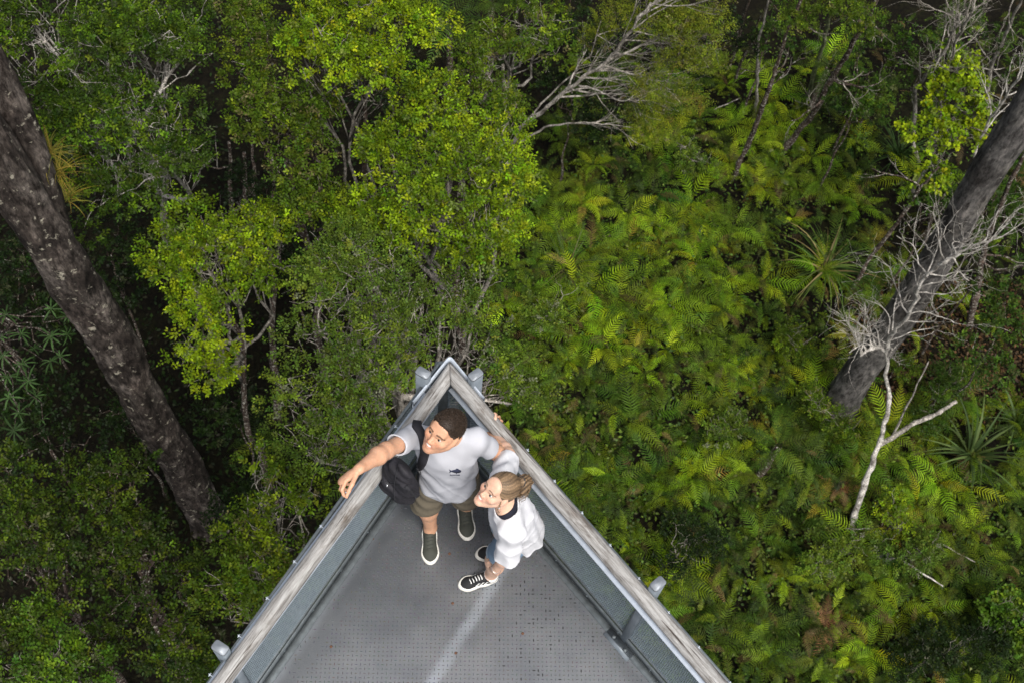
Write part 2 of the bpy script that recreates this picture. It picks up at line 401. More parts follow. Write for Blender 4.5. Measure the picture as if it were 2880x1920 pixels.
for d, nn, t in ((dR, nR, jt), (dL, nL, jl)):
    c = FA+d*t+nn*.008; mb = MB(); mb.box(c+Z*.51, d, nn, Z, .024, .0025, .43); j = P(mb.build('joint_strip', M['steel_dark'], plat))
    for z in np.arange(.14, .95, .1):
        q = c-nn*.0035+Z*z; s = MB(); ring = [q+d*(.006*math.cos(r))+Z*(.006*math.sin(r)) for r in np.linspace(0, 2*math.pi, 7)[:-1]]
        s.prism(ring, [q+(p-q)*.5-nn*.004 for p in ring]); s.build('rivet', M['steel'], j)
bs2 = (dL+dR).normalized(); cc_ = FA-bs2*.004
mb = MB(); mb.box(cc_+Z*.5, bs2, Vector((-bs2.y, bs2.x, 0)), Z, .012, .045, .45); P(mb.build('corner_plate', M['steel_dark'], plat))
# hatch plate with two bolts on the floor
hc = at(1740, 1811, 0); mb = MB(); mb.box(hc+Z*.004, dR, nR, Z, .105, .033, .004); hp = P(mb.build('bolted_plate', M['steel'], plat))
for px, py in ((1726, 1791), (1757, 1828)):
    c = at(px, py, 0)+Z*.008; s = MB(); ring = [c+Vector((.013*math.cos(r), .013*math.sin(r), 0)) for r in np.linspace(0, 2*math.pi, 7)[:-1]]
    s.prism(ring, [q+Z*.008 for q in ring]); s.build('bolt', M['steel_dark'], hp)
# edge beams under the floor
for d, nn in ((dL, nL), (dR, nR)): bar('edge_beam', FA+d*.1+nn*-.02-Z*.12, FA+d*SIDE+nn*-.02-Z*.12, .03, .1, M['steel_dark'])
# posts
def post(px, py, nn, d, gap):
    c = at(px, py, 1.1); c.z = 0; H0, H1 = -.35, 1.095
    def rr(s, z, hx=.041, hy=.0265, rad=.014):
        out = []
        for qx, qy, a0 in ((1, 1, 0), (-1, 1, 90), (-1, -1, 180), (1, -1, 270)):
            for a in (0, 30, 60, 90):
                t = math.radians(a0+a); out.append(c+nn*(s*(qx*(hx-rad)+rad*math.cos(t)))+d*(s*(qy*(hy-rad)+rad*math.sin(t)))+Z*z)
        return out
    mb = MB(); mb.prism(rr(1, H0), rr(1, H1)); po = P(mb.build('post', M['steel'], plat))
    mb = MB(); mb.prism(rr(1.05, H1+.0005), rr(.97, H1+.009)); mb.build('post_cap', M['cap'], po)
    mb = MB(); mb.box(c-nn*(.04+gap/2)+Z*(SZ-.01), nn, d, Z, gap/2, .011, .011); mb.build('bracket', M['steel'], po)
    mb = MB(); mb.box(c-nn*(.04+gap/2)-Z*.12, nn, d, Z, gap/2, .03, .03); mb.build('foot_bracket', M['steel'], po)
M['cap'] = simple('galvanised_cap', (.24, .26, .285), .5, .35, .18, 18)
post(1190, 1047, nL, dL, .08); post(1338, 1052, nR, dR, .08); post(1851, 1640, nR, dR, .06); post(619, 1820, nL, dL, .06)
# ------------------------------------------------------------------ vegetation helpers
def unit(v): return v/np.maximum(1e-9, np.linalg.norm(v, axis=-1, keepdims=True))
def leaf_quads(p, d, nrm, L, W, tint):
    """diamond leaves: base p, direction d, face normal nrm, length L, half width W, all arrays"""
    d = unit(d); s = unit(np.cross(d, nrm)); up = np.cross(s, d)
    L = L[:, None]; W = W[:, None]
    v = np.stack([p, p+d*L*.45+s*W+up*W*.25, p+d*L-up*L*.08, p+d*L*.45-s*W+up*W*.25], 1).reshape(-1, 3)
    n = len(p); f = np.arange(4*n).reshape(n, 4)
    return v, f, np.repeat(tint, 4, 0)
PAL = {  # base, bright young growth, odd leaf, share bright
    'dark':   ((.018, .036, .005), (.12, .2, .009), (.04, .055, .02), .2),
    'deep':   ((.02, .042, .006), (.055, .1, .008), (.05, .06, .02), .12),
    'mid':    ((.035, .075, .008), (.12, .2, .012), (.07, .085, .03), .22),
    'lowmid': ((.015, .029, .004), (.068, .102, .007), (.06, .065, .03), .2),
    'olive':  ((.038, .068, .006), (.13, .185, .009), (.1, .09, .035), .25),
    'bright': ((.05, .09, .005), (.2, .28, .007), (.09, .12, .03), .38),
    'lime':   ((.072, .125, .005), (.24, .32, .007), (.12, .15, .03), .45),
    'grey':   ((.048, .082, .011), (.125, .18, .016), (.12, .13, .08), .22),
    'straw':  ((.075, .1, .011), (.15, .18, .012), (.12, .1, .06), .3),
    'shade':  ((.008, .016, .004), (.018, .034, .006), (.03, .035, .015), .12),  # leaf colour lowered to near black, painting in the gloom between the crowns
}
def foliage(blobs, pal, rng, clump=.4, tufts=42, nleaf=11, L=.062, W=.0175, tuft_len=.2, fill=1.5, flat=.62):
    """blobs: (center Vector, radius m).  returns verts, faces, tints, clump centres"""
    base, bri, odd, share = PAL[pal]
    base, bri, odd = map(np.array, (base, bri, odd))
    cc, cr, cb = [], [], []
    for c, R in blobs:
        n = max(3, int(fill*(R/clump)**2*1.3)); k = 0
        while k < n:
            u = rng.normal(size=3); u /= np.linalg.norm(u); 
            if u[2] < -.6: continue
            rr = R*(rng.uniform(.3, 1.0))*(1+.28*rng.normal())
            cc.append(np.array(c)+u*np.array([rr, rr, rr*flat])); cr.append(clump*rng.uniform(.6, 1.25)); cb.append(rng.normal()); k += 1
    cc = np.array(cc); cr = np.array(cr); cb = np.array(cb)
    nt_ = np.maximum(4, (tufts*(cr/clump)**2*rng.uniform(.7, 1.2, len(cr)))).astype(int)
    ci = np.repeat(np.arange(len(cc)), nt_); T = len(ci)
    u = unit(rng.normal(size=(T, 3))); u[:, 2] = np.abs(u[:, 2])*.9+u[:, 2]*.1+.05*rng.normal(size=T); u = unit(u)
    tp = cc[ci]+u*(cr[ci]*rng.uniform(.5, 1.05, T)**.6)[:, None]*np.array([1, 1, .75])
    td = unit(u*np.array([1, 1, .6])+np.array([0, 0, .28])+.3*rng.normal(size=(T, 3)))
    tb = rng.random(T)
    pr = 1/(1+np.exp(-(np.log(share/(1-share))+1.7*cb[ci])))
    mixw = np.where(tb < pr, rng.uniform(.55, 1.05, T), rng.uniform(0, .28, T))
    tt = base+(bri-base)*mixw[:, None]
    tt *= np.exp(.2*rng.normal(size=(T, 1)))*(1+.08*rng.normal(size=(T, 3)))
    oddm = rng.random(T) < .05; tt[oddm] = odd*np.exp(.25*rng.normal(size=(oddm.sum(), 1)))
    li = np.repeat(np.arange(T), nleaf); n = len(li)
    s = np.tile(np.linspace(.12, 1, nleaf), T)+.05*rng.normal(size=n)
    ang = np.tile(np.arange(nleaf)*2.4, T)+rng.uniform(0, 6.28, T)[li]
    a = unit(np.cross(td, np.array([.3, .2, 1.]))+1e-4); b2 = np.cross(td, a)
    rad = a[li]*np.cos(ang)[:, None]+b2[li]*np.sin(ang)[:, None]
    p = tp[li]+td[li]*(s*tuft_len-tuft_len*.5)[:, None]+rad*.012
    d = rad*1.0+td[li]*(.35+.6*s)[:, None]+.25*rng.normal(size=(n, 3))
    nrm = td[li]*.7+np.array([0, 0, .9])+.4*rng.normal(size=(n, 3))
    Ls = L*rng.uniform(.65, 1.25, n); Ws = W*rng.uniform(.75, 1.25, n)
    tint = tt[li]*np.exp(.14*rng.normal(size=(n, 1)))
    tint = np.clip(tint, .004, .5)
    v, f, t = leaf_quads(p, d, nrm, Ls, Ws, tint)
    return v, f, t, cc, cr
def wobble(a, b_, n, amp, rng, sag=0.):
    a, b_ = Vector(a), Vector(b_); L = (b_-a).length; out = []
    ph = rng.uniform(0, 50)
    for i in range(n+1):
        t = i/n; e = math.sin(math.pi*t)**.7 if 0 < t < 1 else 0
        off = Vector((mnoise.noise(Vector((ph, t*3.1, 0))), mnoise.noise(Vector((ph, t*3.1, 9))), mnoise.noise(Vector((ph, t*3.1, 20)))))*amp*L
        out.append(a.lerp(b_, t)+off*e-Vector((0, 0, sag*L*e)))
    return out
tree_n = 0
def tree(name, label, cat, blobs, pal, base_px=None, trunk_r=.09, bark_='bark_speckle', twig_='twig', group=None, base_shift=(0, 0), crown_kw=None, limbs=1.0, trunk=True, seed=None):
    """blobs: (px, py, radius_px, z): crown masses placed on the rays of the photograph at a chosen height"""
    global tree_n; tree_n += 1
    rng = np.random.default_rng(100+tree_n if seed is None else seed)
    B = []
    for px, py, rp, z in blobs:
        c = at(px, py, z); dist = (c-Vector((0, 0, CAM_H))).length; B.append((c, rp*dist/F_PX))
    cen = sum((c for c, r in B), Vector())/len(B)
    if base_px: base = at(*base_px)
    else: base = Vector((cen.x+base_shift[0], cen.y+base_shift[1], GROUND))
    base.z = ground_z(base.x, base.y)-.05
    root = empty(name, base); tag(root, label, cat, group)
    v, f, t, cc, cr = foliage([(np.array(c), r) for c, r in B], pal, rng, **(crown_kw or {}))
    bb = np.array(base)
    cro = link('crown', mesh_np('crown', v-bb, f, t), M['leaf'], root); cro['kind'] = 'stuff'
    zt = cen.z-.1; top = Vector((cen.x, cen.y, zt)); H = zt-base.z
    fork = base.lerp(top, .62)
    mb = MB(); tp = wobble(base, top, 14, .05, rng)
    tp[0] = base.copy()
    mb.tube([p-base for p in tp], [trunk_r*(1.25 if i == 0 else 1)*(1-.72*(i/14)) for i in range(15)], 9)
    mb.build('trunk', M[bark_], root, smooth=True)
    # limbs to the crown masses, twigs to the clumps
    lb = MB(); tw = MB()
    for c, r in B:
        i0 = rng.integers(8, 14); s = tp[i0]; e = Vector(c)-Vector((0, 0, r*.15))
        pts = wobble(s, e, 8, .12, rng, .04); r0 = trunk_r*.42
        lb.tube([p-base for p in pts], [r0*(1-.7*k/8) for k in range(9)], 6)
        near = [j for j in range(len(cc)) if np.linalg.norm(cc[j]-np.array(c)) < r*1.5]
        rng.shuffle(near)
        for j in near[:int(10*limbs)]:
            k = rng.integers(4, 9); e2 = Vector(cc[j])+Vector((0, 0, cr[j]*.55))
            q = wobble(pts[k], e2, 6, .16, rng)
            tw.tube([p-base for p in q], [.014*(1-.75*m_/6) for m_ in range(7)], 4)
            for _ in range(2):
                d2 = Vector(rng.normal(size=3)); d2.z = abs(d2.z)*.8; st = q[rng.integers(2, 6)]
                q2 = wobble(st, st+d2.normalized()*rng.uniform(.25, .55), 4, .2, rng)
                tw.tube([p-base for p in q2], [.008, .0065, .005, .004, .002], 4)
    l = lb.build('limbs', M[twig_], root, smooth=True)
    w = tw.build('twigs', M[twig_], root, smooth=True); w['kind'] = 'stuff'
    return root
def big_trunk(name, label, path, radii, mat, seed, amp=.1, seg=44, flare=.35, ridge=5.0):
    """a massive bole: path of world points, its radii, noisy bark relief"""
    base = Vector(path[0]); root = empty(name, base); tag(root, label, 'tree')
    P_ = [Vector(p) for p in path]; tot = sum((P_[i+1]-P_[i]).length for i in range(len(P_)-1))
    ns = 150; V = []; cum = [0]
    for i in range(len(P_)-1): cum.append(cum[-1]+(P_[i+1]-P_[i]).length)
    for i in range(ns+1):
        s = tot*i/ns; k = max(j for j in range(len(cum)-1) if cum[j] <= s+1e-6); t = (s-cum[k])/(cum[k+1]-cum[k])
        c = P_[k].lerp(P_[k+1], t); r = radii[k]*(1-t)+radii[k+1]*t; fl_ = flare*math.exp(-s/.9)
        c = c+Vector((mnoise.noise(Vector((seed, s*.25, 0))), mnoise.noise(Vector((seed, s*.25, 9))), 0))*r*.25
        for a in range(seg):
            q = 2*math.pi*a/seg; cs, sn_ = math.cos(q), math.sin(q)
            nn = mnoise.noise(Vector((cs*1.1+seed, sn_*1.1, s*.45)))*amp*1.2+mnoise.noise(Vector((cs*ridge, sn_*ridge, s*1.3+seed)))*amp*.6+mnoise.noise(Vector((cs*9, sn_*9, s*5+seed)))*amp*.35
            V.append(c+Vector((cs, sn_, 0))*(r*(1+nn+fl_*(1+.8*math.sin(q*5+seed)*math.sin(q*2+seed))))-base)
    f4 = [(i*seg+k, i*seg+(k+1) % seg, (i+1)*seg+(k+1) % seg, (i+1)*seg+k) for i in range(ns) for k in range(seg)]
    capf = [tuple(ns*seg+k for k in range(seg))]
    o = link('trunk', mesh_np('trunk', np.array([tuple(p) for p in V]), [np.array(f4), np.array(capf)], smooth=True), M[mat], root)
    return root
def blade_mesh(name, length, width, droop, n=7, fold=.25, rise=1.2):
    """a strap leaf along +y that rises and arches over"""
    V = []; p = Vector((0, 0, 0)); ang = rise
    for i in range(n+1):
        t = i/n; w = width*(.6+.4*math.sin(math.pi*min(1, t*1.4+.1)))*(1-t**3*.97)
        V += [p+Vector((-w, 0, w*fold)), p.copy(), p+Vector((w, 0, w*fold))]
        p = p+Vector((0, math.cos(ang), math.sin(ang)))*(length/n); ang -= droop/n*(.5+t)
    f = []
    for i in range(n):
        for k in range(2): f.append((i*3+k, i*3+k+1, i*3+4+k, i*3+3+k))
    tint = np.repeat(np.linspace(.8, 1.15, n+1), 3)[:, None]*np.ones(3)
    return mesh_np(name, np.array([tuple(v) for v in V]), np.array(f), tint)
def frond_mesh(name, rise, droop, npin=16, plen=.215, seed=0, curl=.0):
    """a pinnate fern frond of length 1 along +y"""
    rng = np.random.default_rng(seed); V = []; F3 = []; F4 = []; tint = []
    n = 24; pts = [Vector((0, 0, 0))]; angs = []; ang = rise; yaw = 0
    for i in range(n):
        angs.append(ang); pts.append(pts[-1]+Vector((math.sin(yaw)*math.cos(ang), math.cos(yaw)*math.cos(ang), math.sin(ang)))/n)
        ang -= droop/n*(.4+1.2*i/n); yaw += curl/n
    angs.append(ang)
    for i in range(0, n+1, 3):
        w = .007*(1-i/n)+.0015; p = pts[i]; V += [p+Vector((-w, 0, .004)), p+Vector((w, 0, .004))]; tint += [(.55, .5, .6)]*2
    nr = len(V)//2
    F4 += [(2*i, 2*i+1, 2*i+3, 2*i+2) for i in range(nr-1)]
    for k in range(npin):
        t = .13+.85*k/(npin-1); i = min(n-1, int(t*n)); fr = t*n-i; p = pts[i].lerp(pts[i+1], fr); a = angs[i]
        fw = Vector((0, math.cos(a), math.sin(a))); nu = Vector((0, -math.sin(a), math.cos(a)))
        l = plen*min(1, .25+(t-.1)*3.2)*(1-max(0, (t-.42)/.58)**1.5*.93)*rng.uniform(.86, 1.08)
        hw = .0125*(.5+.5*(1-t*.6))
        for s in (-1, 1):
            sw = math.radians(66-24*t+rng.uniform(-6, 6)); dv = Vector((s*math.sin(sw), 0, 0))+fw*math.cos(sw)
            dr = rng.uniform(.05, .35); b0 = len(V)
            q1 = p+dv*(l*.45)+nu*(l*(.12-dr*.25)); q2 = p+dv*l+nu*(l*(.02-dr))
            V += [p-fw*hw*.8, p+fw*hw*.8, q1-fw*hw*.9+nu*.004, q1+fw*hw*.9-nu*.004, q2]
            F4.append((b0, b0+1, b0+3, b0+2)); F3.append((b0+2, b0+3, b0+4))
            c = rng.uniform(.82, 1.15); tint += [(c*.9,)*3]*2+[(c,)*3]*2+[(c*1.12,)*3]
    return mesh_np(name, np.array([tuple(v) for v in V]), [np.array(F4), np.array(F3)], np.array(tint))
def bare(mb_list, start, d, L, r, depth, rng, gnarl=.5, up=.12, nsub=(3, 5), seg=6, shrink=.62, minr=.003, spread=.9):
    """recursive bare branch; mb_list[depth] collects its tubes"""
    n = max(4, int(L/.07)) if L > .3 else 4; n = min(n, 14); pts = [Vector(start)]; d = Vector(d).normalized(); dirs = [d.copy()]
    for i in range(n):
        d = (d+Vector(rng.normal(size=3))*gnarl*(.35 if i else .1)+Vector((0, 0, up))*.4).normalized(); dirs.append(d.copy())
        pts.append(pts[-1]+d*(L/n))
    rad = [max(minr*.6, r*(1-.6*i/n)) for i in range(n+1)]
    mb_list[min(depth, len(mb_list)-1)].tube(pts, rad, seg if r > .012 else 4)
    if r*shrink < minr or L < .12: return
    k = rng.integers(nsub[0], nsub[1]+1)
    for j in range(k):
        i = int(n*(.3+.7*(j+rng.random())/k)); i = min(n, max(1, i))
        dd = (dirs[i]+Vector(rng.normal(size=3))*spread).normalized()
        bare(mb_list, pts[i], dd, L*shrink*rng.uniform(.7, 1.15), rad[i]*rng.uniform(.55, .8), depth+1, rng, gnarl, up, nsub, seg, shrink, minr, spread)

# ------------------------------------------------------------------ the two massive boles
lb0 = at(590, 1462); lb1 = Vector((lb0.x-.34, lb0.y-.1, -8.2)); ltop = Vector((lb0.x-1.6, lb0.y+.1, 3.5))
LB = big_trunk('giant_tree', 'massive lichen-spotted brown trunk forked in two, carrying a tuft of yellowed grass', [lb0-Vector((0, 0, .6)), lb0+Vector((-.1, 0, 5)), lb1, Vector((lb1.x-.42, lb1.y-.12, -3)), ltop], [.38, .36, .34, .31, .28], 'bark_brown', 3.3, .22)
st0 = Vector((lb1.x-.02, lb1.y+.1, -8.2))
mb = MB(); fp = [st0, st0+Vector((.03, .25, 1.1)), st0+Vector((.0, .45, 2.2)), st0+Vector((-.15, .65, 4)), st0+Vector((-.6, 1, 9))]
sv = []; seg = 30
for i in range(81):
    s = i/80*4; k = min(3, int(s)); c = fp[k].lerp(fp[k+1], s-k); r = .27-.025*s
    for a in range(seg):
        q = 2*math.pi*a/seg; cs, sn_ = math.cos(q), math.sin(q)
        nn = .1*mnoise.noise(Vector((cs*1.3+4, sn_*1.3, c.z*.6)))+.08*mnoise.noise(Vector((cs*5, sn_*5, c.z*1.5)))+.04*mnoise.noise(Vector((cs*9, sn_*9, c.z*5)))
        sv.append(c+Vector((cs, sn_, 0))*r*(1+nn)-LB.location)
o = link('fork_stem', mesh_np('fork_stem', np.array([tuple(p) for p in sv]), np.array([(i*seg+k, i*seg+(k+1) % seg, (i+1)*seg+(k+1) % seg, (i+1)*seg+k) for i in range(80) for k in range(seg)]), smooth=True), M['bark_brown'], LB)
# epiphytic grass tuft and mossy lumps on the bole
def tuft(name, label, cat, c, n, L, W, cols, rise=(.5, 1.3), lean=None, group=None, nvar=4, parts='blade', rng=None, facing=None, droop=(1.2, 2.4)):
    root = empty(name, c); tag(root, label, cat, group); rng = rng or np.random.default_rng(int(abs(c.x*100))+5)
    ms = [blade_mesh(parts, L, W, rng.uniform(*droop), rise=rng.uniform(*rise)) for _ in range(nvar)]
    for m_ in ms: m_.materials.append(M['fern'])
    for k in range(n):
        o = link(parts, ms[k % nvar], None, root)
        a = rng.uniform(0, 6.28) if facing is None else facing+rng.normal()*.7
        sc = rng.uniform(.55, 1.15); o.scale = (sc*rng.uniform(.8, 1.2), sc, sc); o.rotation_euler = (rng.normal()*.15, rng.normal()*.15, a)
        o.location = (rng.normal()*.04, rng.normal()*.04, rng.uniform(0, .05))
        b_ = cols[rng.integers(len(cols))]; v = math.exp(.25*rng.normal()); o.color = (b_[0]*v, b_[1]*v, b_[2]*v, 1)
    return root
for (px, py, z, nb, Lb) in ((140, 430, -6.6, 60, .5), (165, 490, -7.0, 70, .5), (190, 560, -7.5, 50, .42)):
    c = at(px, py, z); ax = Vector((lb1.x, lb1.y, z)); 
    tuft('perching_grass', 'yellow-green grass tuft growing on the fork of the massive brown trunk', 'grass', c, nb, Lb, .006, [(.17, .14, .02), (.12, .12, .02), (.22, .16, .03)], (.1, 1.0), group='grass tufts perched on the trunk', facing=None)
rb0 = at(2352, 1140)
RB = big_trunk('giant_tree', 'massive smooth dark grey trunk rising behind the white bare shrub', [rb0-Vector((0, 0, .6)), rb0+Vector((.06, .1, 4)), rb0+Vector((.0, .25, 8)), rb0+Vector((-.1, .5, 13)), rb0+Vector((-.3, .9, 22))], [.38, .35, .325, .3, .26], 'bark_grey', 8.8, .13, flare=.5)

# ------------------------------------------------------------------ canopy trees
G = 'leafy trees of the canopy'
fine = dict(clump=.36, tufts=42, nleaf=12, L=.05, W=.0145, tuft_len=.2)
tree('canopy_tree', 'dark green tree with pale crooked branches showing beside the forked brown trunk', 'tree',
     [(90, 60, 170, -9.5), (270, 130, 190, -9), (430, 60, 150, -10), (180, 330, 170, -10), (330, 300, 170, -9), (420, 470, 140, -9.5), (330, 560, 120, -10.5), (510, 400, 90, -9.5), (530, 120, 100, -10)], 'dark', base_shift=(.3, -.4), trunk_r=.13, bark_='bark_pale', group=G, limbs=2.2, twig_='bark_white')
tree('canopy_tree', 'olive green tree above a row of slender speckled trunks', 'tree',
     [(700, 50, 110, -10.5), (760, 230, 110, -10), (690, 330, 70, -10.2), (830, 340, 110, -10), (900, 450, 90, -10), (740, 130, 110, -10), (880, 560, 60, -10.4)], 'olive', base_shift=(.2, -.6), trunk_r=.11, twig_='bark_speckle', group=G, limbs=.8)
tree('canopy_tree', 'bright lime green crown next to dark tree ferns', 'tree',
     [(900, 60, 120, -8.5), (1040, 40, 130, -8.5), (1140, 60, 110, -9), (960, 160, 120, -8.7), (1080, 190, 80, -9.2), (850, 180, 100, -9)], 'lime', base_shift=(0, -.5), trunk_r=.1, group=G, limbs=.6)
tree('canopy_tree', 'tall yellow-green tree with stepped crown beyond the platform point', 'tree',
     [(1180, 330, 130, -9), (1100, 450, 150, -9.2), (1260, 480, 150, -8.8), (1040, 590, 130, -9.6), (1190, 620, 150, -9), (1340, 560, 120, -9), (1380, 690, 120, -9.3), (1300, 740, 90, -9.5), (1430, 640, 70, -9.6), (1310, 330, 110, -9.6), (1400, 430, 80, -9.8), (1440, 510, 60, -9.8), (1420, 360, 55, -10)], 'bright', base_shift=(-.1, -.9), trunk_r=.14, group=G, limbs=.9)
tree('canopy_tree', 'loose olive tree with long pale limbs beside dark tree ferns', 'tree',
     [(1330, 200, 80, -10), (1420, 130, 90, -10.3), (1480, 60, 90, -10), (1380, 270, 70, -10), (1540, 110, 60, -10.5), (1440, 300, 60, -11), (1310, 150, 60, -10)], 'olive', base_px=(1440, 520), trunk_r=.1, bark_='bark_pale', twig_='bark_pale', group=G, limbs=1.4, crown_kw=dict(clump=.34, tufts=34, fill=1.1))
tree('canopy_tree', 'yellow-green tree with narrow drooping crown right beside the massive brown trunk', 'tree',
     [(540, 660, 105, -10.5), (670, 650, 110, -10.5), (740, 660, 60, -10.8), (480, 760, 100, -11), (600, 770, 130, -10.6), (570, 880, 100, -11), (540, 980, 80, -11.4), (590, 1060, 70, -11.7), (690, 760, 70, -11.2)], 'bright', base_shift=(.25, -.7), trunk_r=.1, group=G, limbs=.7)
tree('canopy_tree', 'broad grey-green small-leaved tree around the platform point with bare grey twigs', 'tree',
     [(1060, 720, 120, -9), (950, 790, 130, -9), (1100, 850, 140, -8.8), (900, 930, 120, -9.3), (1040, 1000, 150, -9), (830, 1110, 110, -9.6), (980, 1170, 150, -9.2), (900, 1290, 110, -9.6), (1180, 950, 110, -9.2), (1330, 900, 110, -9.6), (1390, 1010, 100, -9.8), (1440, 1130, 80, -10), (1240, 840, 90, -9.5), (1060, 1290, 130, -9.6), (1160, 1420, 110, -10), (1300, 1250, 100, -10)], 'grey', base_shift=(.1, -.9), trunk_r=.16, bark_='bark_pale', twig_='bark_pale', group=G, limbs=1.6, crown_kw=dict(fine, fill=1.35))
tree('canopy_tree', 'mid green tree hugging the left handrail with crooked pale branch', 'tree',
     [(740, 1330, 90, -11.5), (830, 1400, 90, -11.5), (700, 1450, 110, -11.8), (800, 1540, 100, -11.5), (700, 1620, 110, -11.5), (620, 1700, 80, -12), (760, 1680, 60, -12), (880, 1720, 90, -12), (980, 1860, 90, -12)], 'olive', base_shift=(.1, -.9), trunk_r=.1, bark_='bark_pale', twig_='bark_pale', group=G, limbs=1.0)
tree('canopy_tree', 'dark green tree with ragged crown at the foot of the massive brown trunk', 'tree',
     [(360, 1330, 75, -12), (310, 1420, 80, -12), (230, 1360, 60, -12.3), (430, 1540, 95, -12.2), (530, 1600, 65, -12.5), (300, 1560, 75, -12.2), (360, 1690, 95, -12), (480, 1800, 85, -12), (570, 1850, 50, -12.6), (280, 1820, 60, -12.4)], 'lowmid', base_shift=(.2, -.9), trunk_r=.12, twig_='bark_speckle', group=G, limbs=.5)
tree('canopy_tree', 'dull grey-green ragged tree behind the dark green one, farthest from the platform', 'tree',
     [(70, 1450, 85, -11.5), (180, 1540, 70, -11.8), (50, 1600, 85, -11.5), (150, 1690, 75, -11.5), (30, 1780, 80, -11.3), (30, 1330, 50, -12)], 'lowmid', base_shift=(.1, -.7), trunk_r=.1, twig_='bark_speckle', group=G, limbs=.6)
tree('canopy_tree', 'small fresh green tree under the dull grey-green tree', 'tree',
     [(140, 1820, 70, -11), (190, 1880, 60, -11.2), (80, 1890, 70, -11), (110, 1760, 45, -11.4)], 'mid', base_shift=(.1, -.6), trunk_r=.06, group=G, limbs=.5)
# lower storey, in the gloom under the canopy
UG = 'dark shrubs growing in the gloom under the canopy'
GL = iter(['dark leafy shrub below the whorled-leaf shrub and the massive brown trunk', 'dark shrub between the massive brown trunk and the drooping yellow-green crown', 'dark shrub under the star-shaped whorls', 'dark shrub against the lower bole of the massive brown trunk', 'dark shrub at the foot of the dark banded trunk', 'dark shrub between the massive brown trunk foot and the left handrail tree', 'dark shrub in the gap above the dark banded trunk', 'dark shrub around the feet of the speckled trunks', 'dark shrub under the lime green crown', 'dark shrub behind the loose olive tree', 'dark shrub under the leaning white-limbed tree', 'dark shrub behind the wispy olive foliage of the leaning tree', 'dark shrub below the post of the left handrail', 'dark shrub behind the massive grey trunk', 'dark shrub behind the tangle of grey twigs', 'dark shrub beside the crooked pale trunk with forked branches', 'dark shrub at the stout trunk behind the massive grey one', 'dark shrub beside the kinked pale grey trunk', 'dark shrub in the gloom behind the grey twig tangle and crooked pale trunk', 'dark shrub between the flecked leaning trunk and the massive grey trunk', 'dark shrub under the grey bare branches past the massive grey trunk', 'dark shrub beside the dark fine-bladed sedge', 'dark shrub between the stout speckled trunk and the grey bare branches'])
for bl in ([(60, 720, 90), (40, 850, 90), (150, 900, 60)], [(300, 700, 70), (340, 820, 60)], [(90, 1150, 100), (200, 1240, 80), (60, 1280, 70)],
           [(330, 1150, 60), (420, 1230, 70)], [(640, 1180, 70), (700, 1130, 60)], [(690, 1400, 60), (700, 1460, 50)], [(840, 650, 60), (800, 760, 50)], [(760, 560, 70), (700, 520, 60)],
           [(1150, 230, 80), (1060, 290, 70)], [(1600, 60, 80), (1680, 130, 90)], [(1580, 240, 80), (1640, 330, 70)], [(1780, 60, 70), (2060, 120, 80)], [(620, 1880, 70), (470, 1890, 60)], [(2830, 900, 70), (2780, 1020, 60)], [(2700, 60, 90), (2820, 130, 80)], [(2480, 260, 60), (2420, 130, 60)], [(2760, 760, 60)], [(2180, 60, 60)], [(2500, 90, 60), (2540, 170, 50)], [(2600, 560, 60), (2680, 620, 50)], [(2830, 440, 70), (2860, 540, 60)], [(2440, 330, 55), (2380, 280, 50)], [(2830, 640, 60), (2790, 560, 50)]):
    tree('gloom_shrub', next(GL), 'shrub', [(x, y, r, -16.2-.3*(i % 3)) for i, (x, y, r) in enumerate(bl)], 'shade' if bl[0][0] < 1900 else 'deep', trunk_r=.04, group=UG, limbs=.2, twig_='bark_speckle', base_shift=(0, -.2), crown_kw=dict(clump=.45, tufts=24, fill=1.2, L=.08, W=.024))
# ------------------------------------------------------------------ slender trunks
SG = 'slender speckled trunks'
def slim(name, label, pts, r0, mat, seed, group=None, twigs=0, top=True, crown=None, cat='tree', extra=0):
    """pts: (px, py, z) from the ground up; the first stands on the ground"""
    rng = np.random.default_rng(seed); W = [at(*p) for p in pts]; base = W[0].copy(); base.z = ground_z(base.x, base.y)-.1
    W[0] = base; root = empty(name, base); tag(root, label, cat, group)
    path = []
    for i in range(len(W)-1): path += wobble(W[i], W[i+1], 7, .05, rng)[:-1]
    path.append(W[-1])
    if extra:                       # goes on out of the picture
        path += wobble(W[-1], W[-1]+(W[-1]-W[-2]).normalized()*extra+Vector((0, 0, extra*.3)), 6, .05, rng)[1:]
    n = len(path); mb = MB(); mb.tube([p-base for p in path], [r0*(1-.6*i/(n-1))*(1+.12*rng.normal()) for i in range(n)], 9)
    mb.build('trunk', M[mat], root, smooth=True)
    if twigs:
        tw = [MB(), MB()]
        for k in range(twigs):
            i = int(n*(.35+.6*rng.random())); d = Vector(rng.normal(size=3)); d.z = abs(d.z)*.5
            bare(tw, path[min(i, n-1)]-base, d, rng.uniform(.7, 1.6), r0*.3, 0, rng, .45, .1, (2, 3), 5, .6, .004)
        for nm, t in zip(('branches', 'twigs'), tw):
            if t.n: o = t.build(nm, M[mat if nm == 'branches' else 'twig'], root, smooth=True); o['kind'] = 'stuff'
    if crown:
        B = []
        for px, py, rp, z in crown[0]:
            c = at(px, py, z); B.append((np.array(c), rp*(c-Vector((0, 0, CAM_H))).length/F_PX))
        v, f, t, cc, cr = foliage(B, crown[1], rng, **crown[2])
        o = link('crown', mesh_np('crown', v-np.array(base), f, t), M['leaf'], root); o['kind'] = 'stuff'
    return root
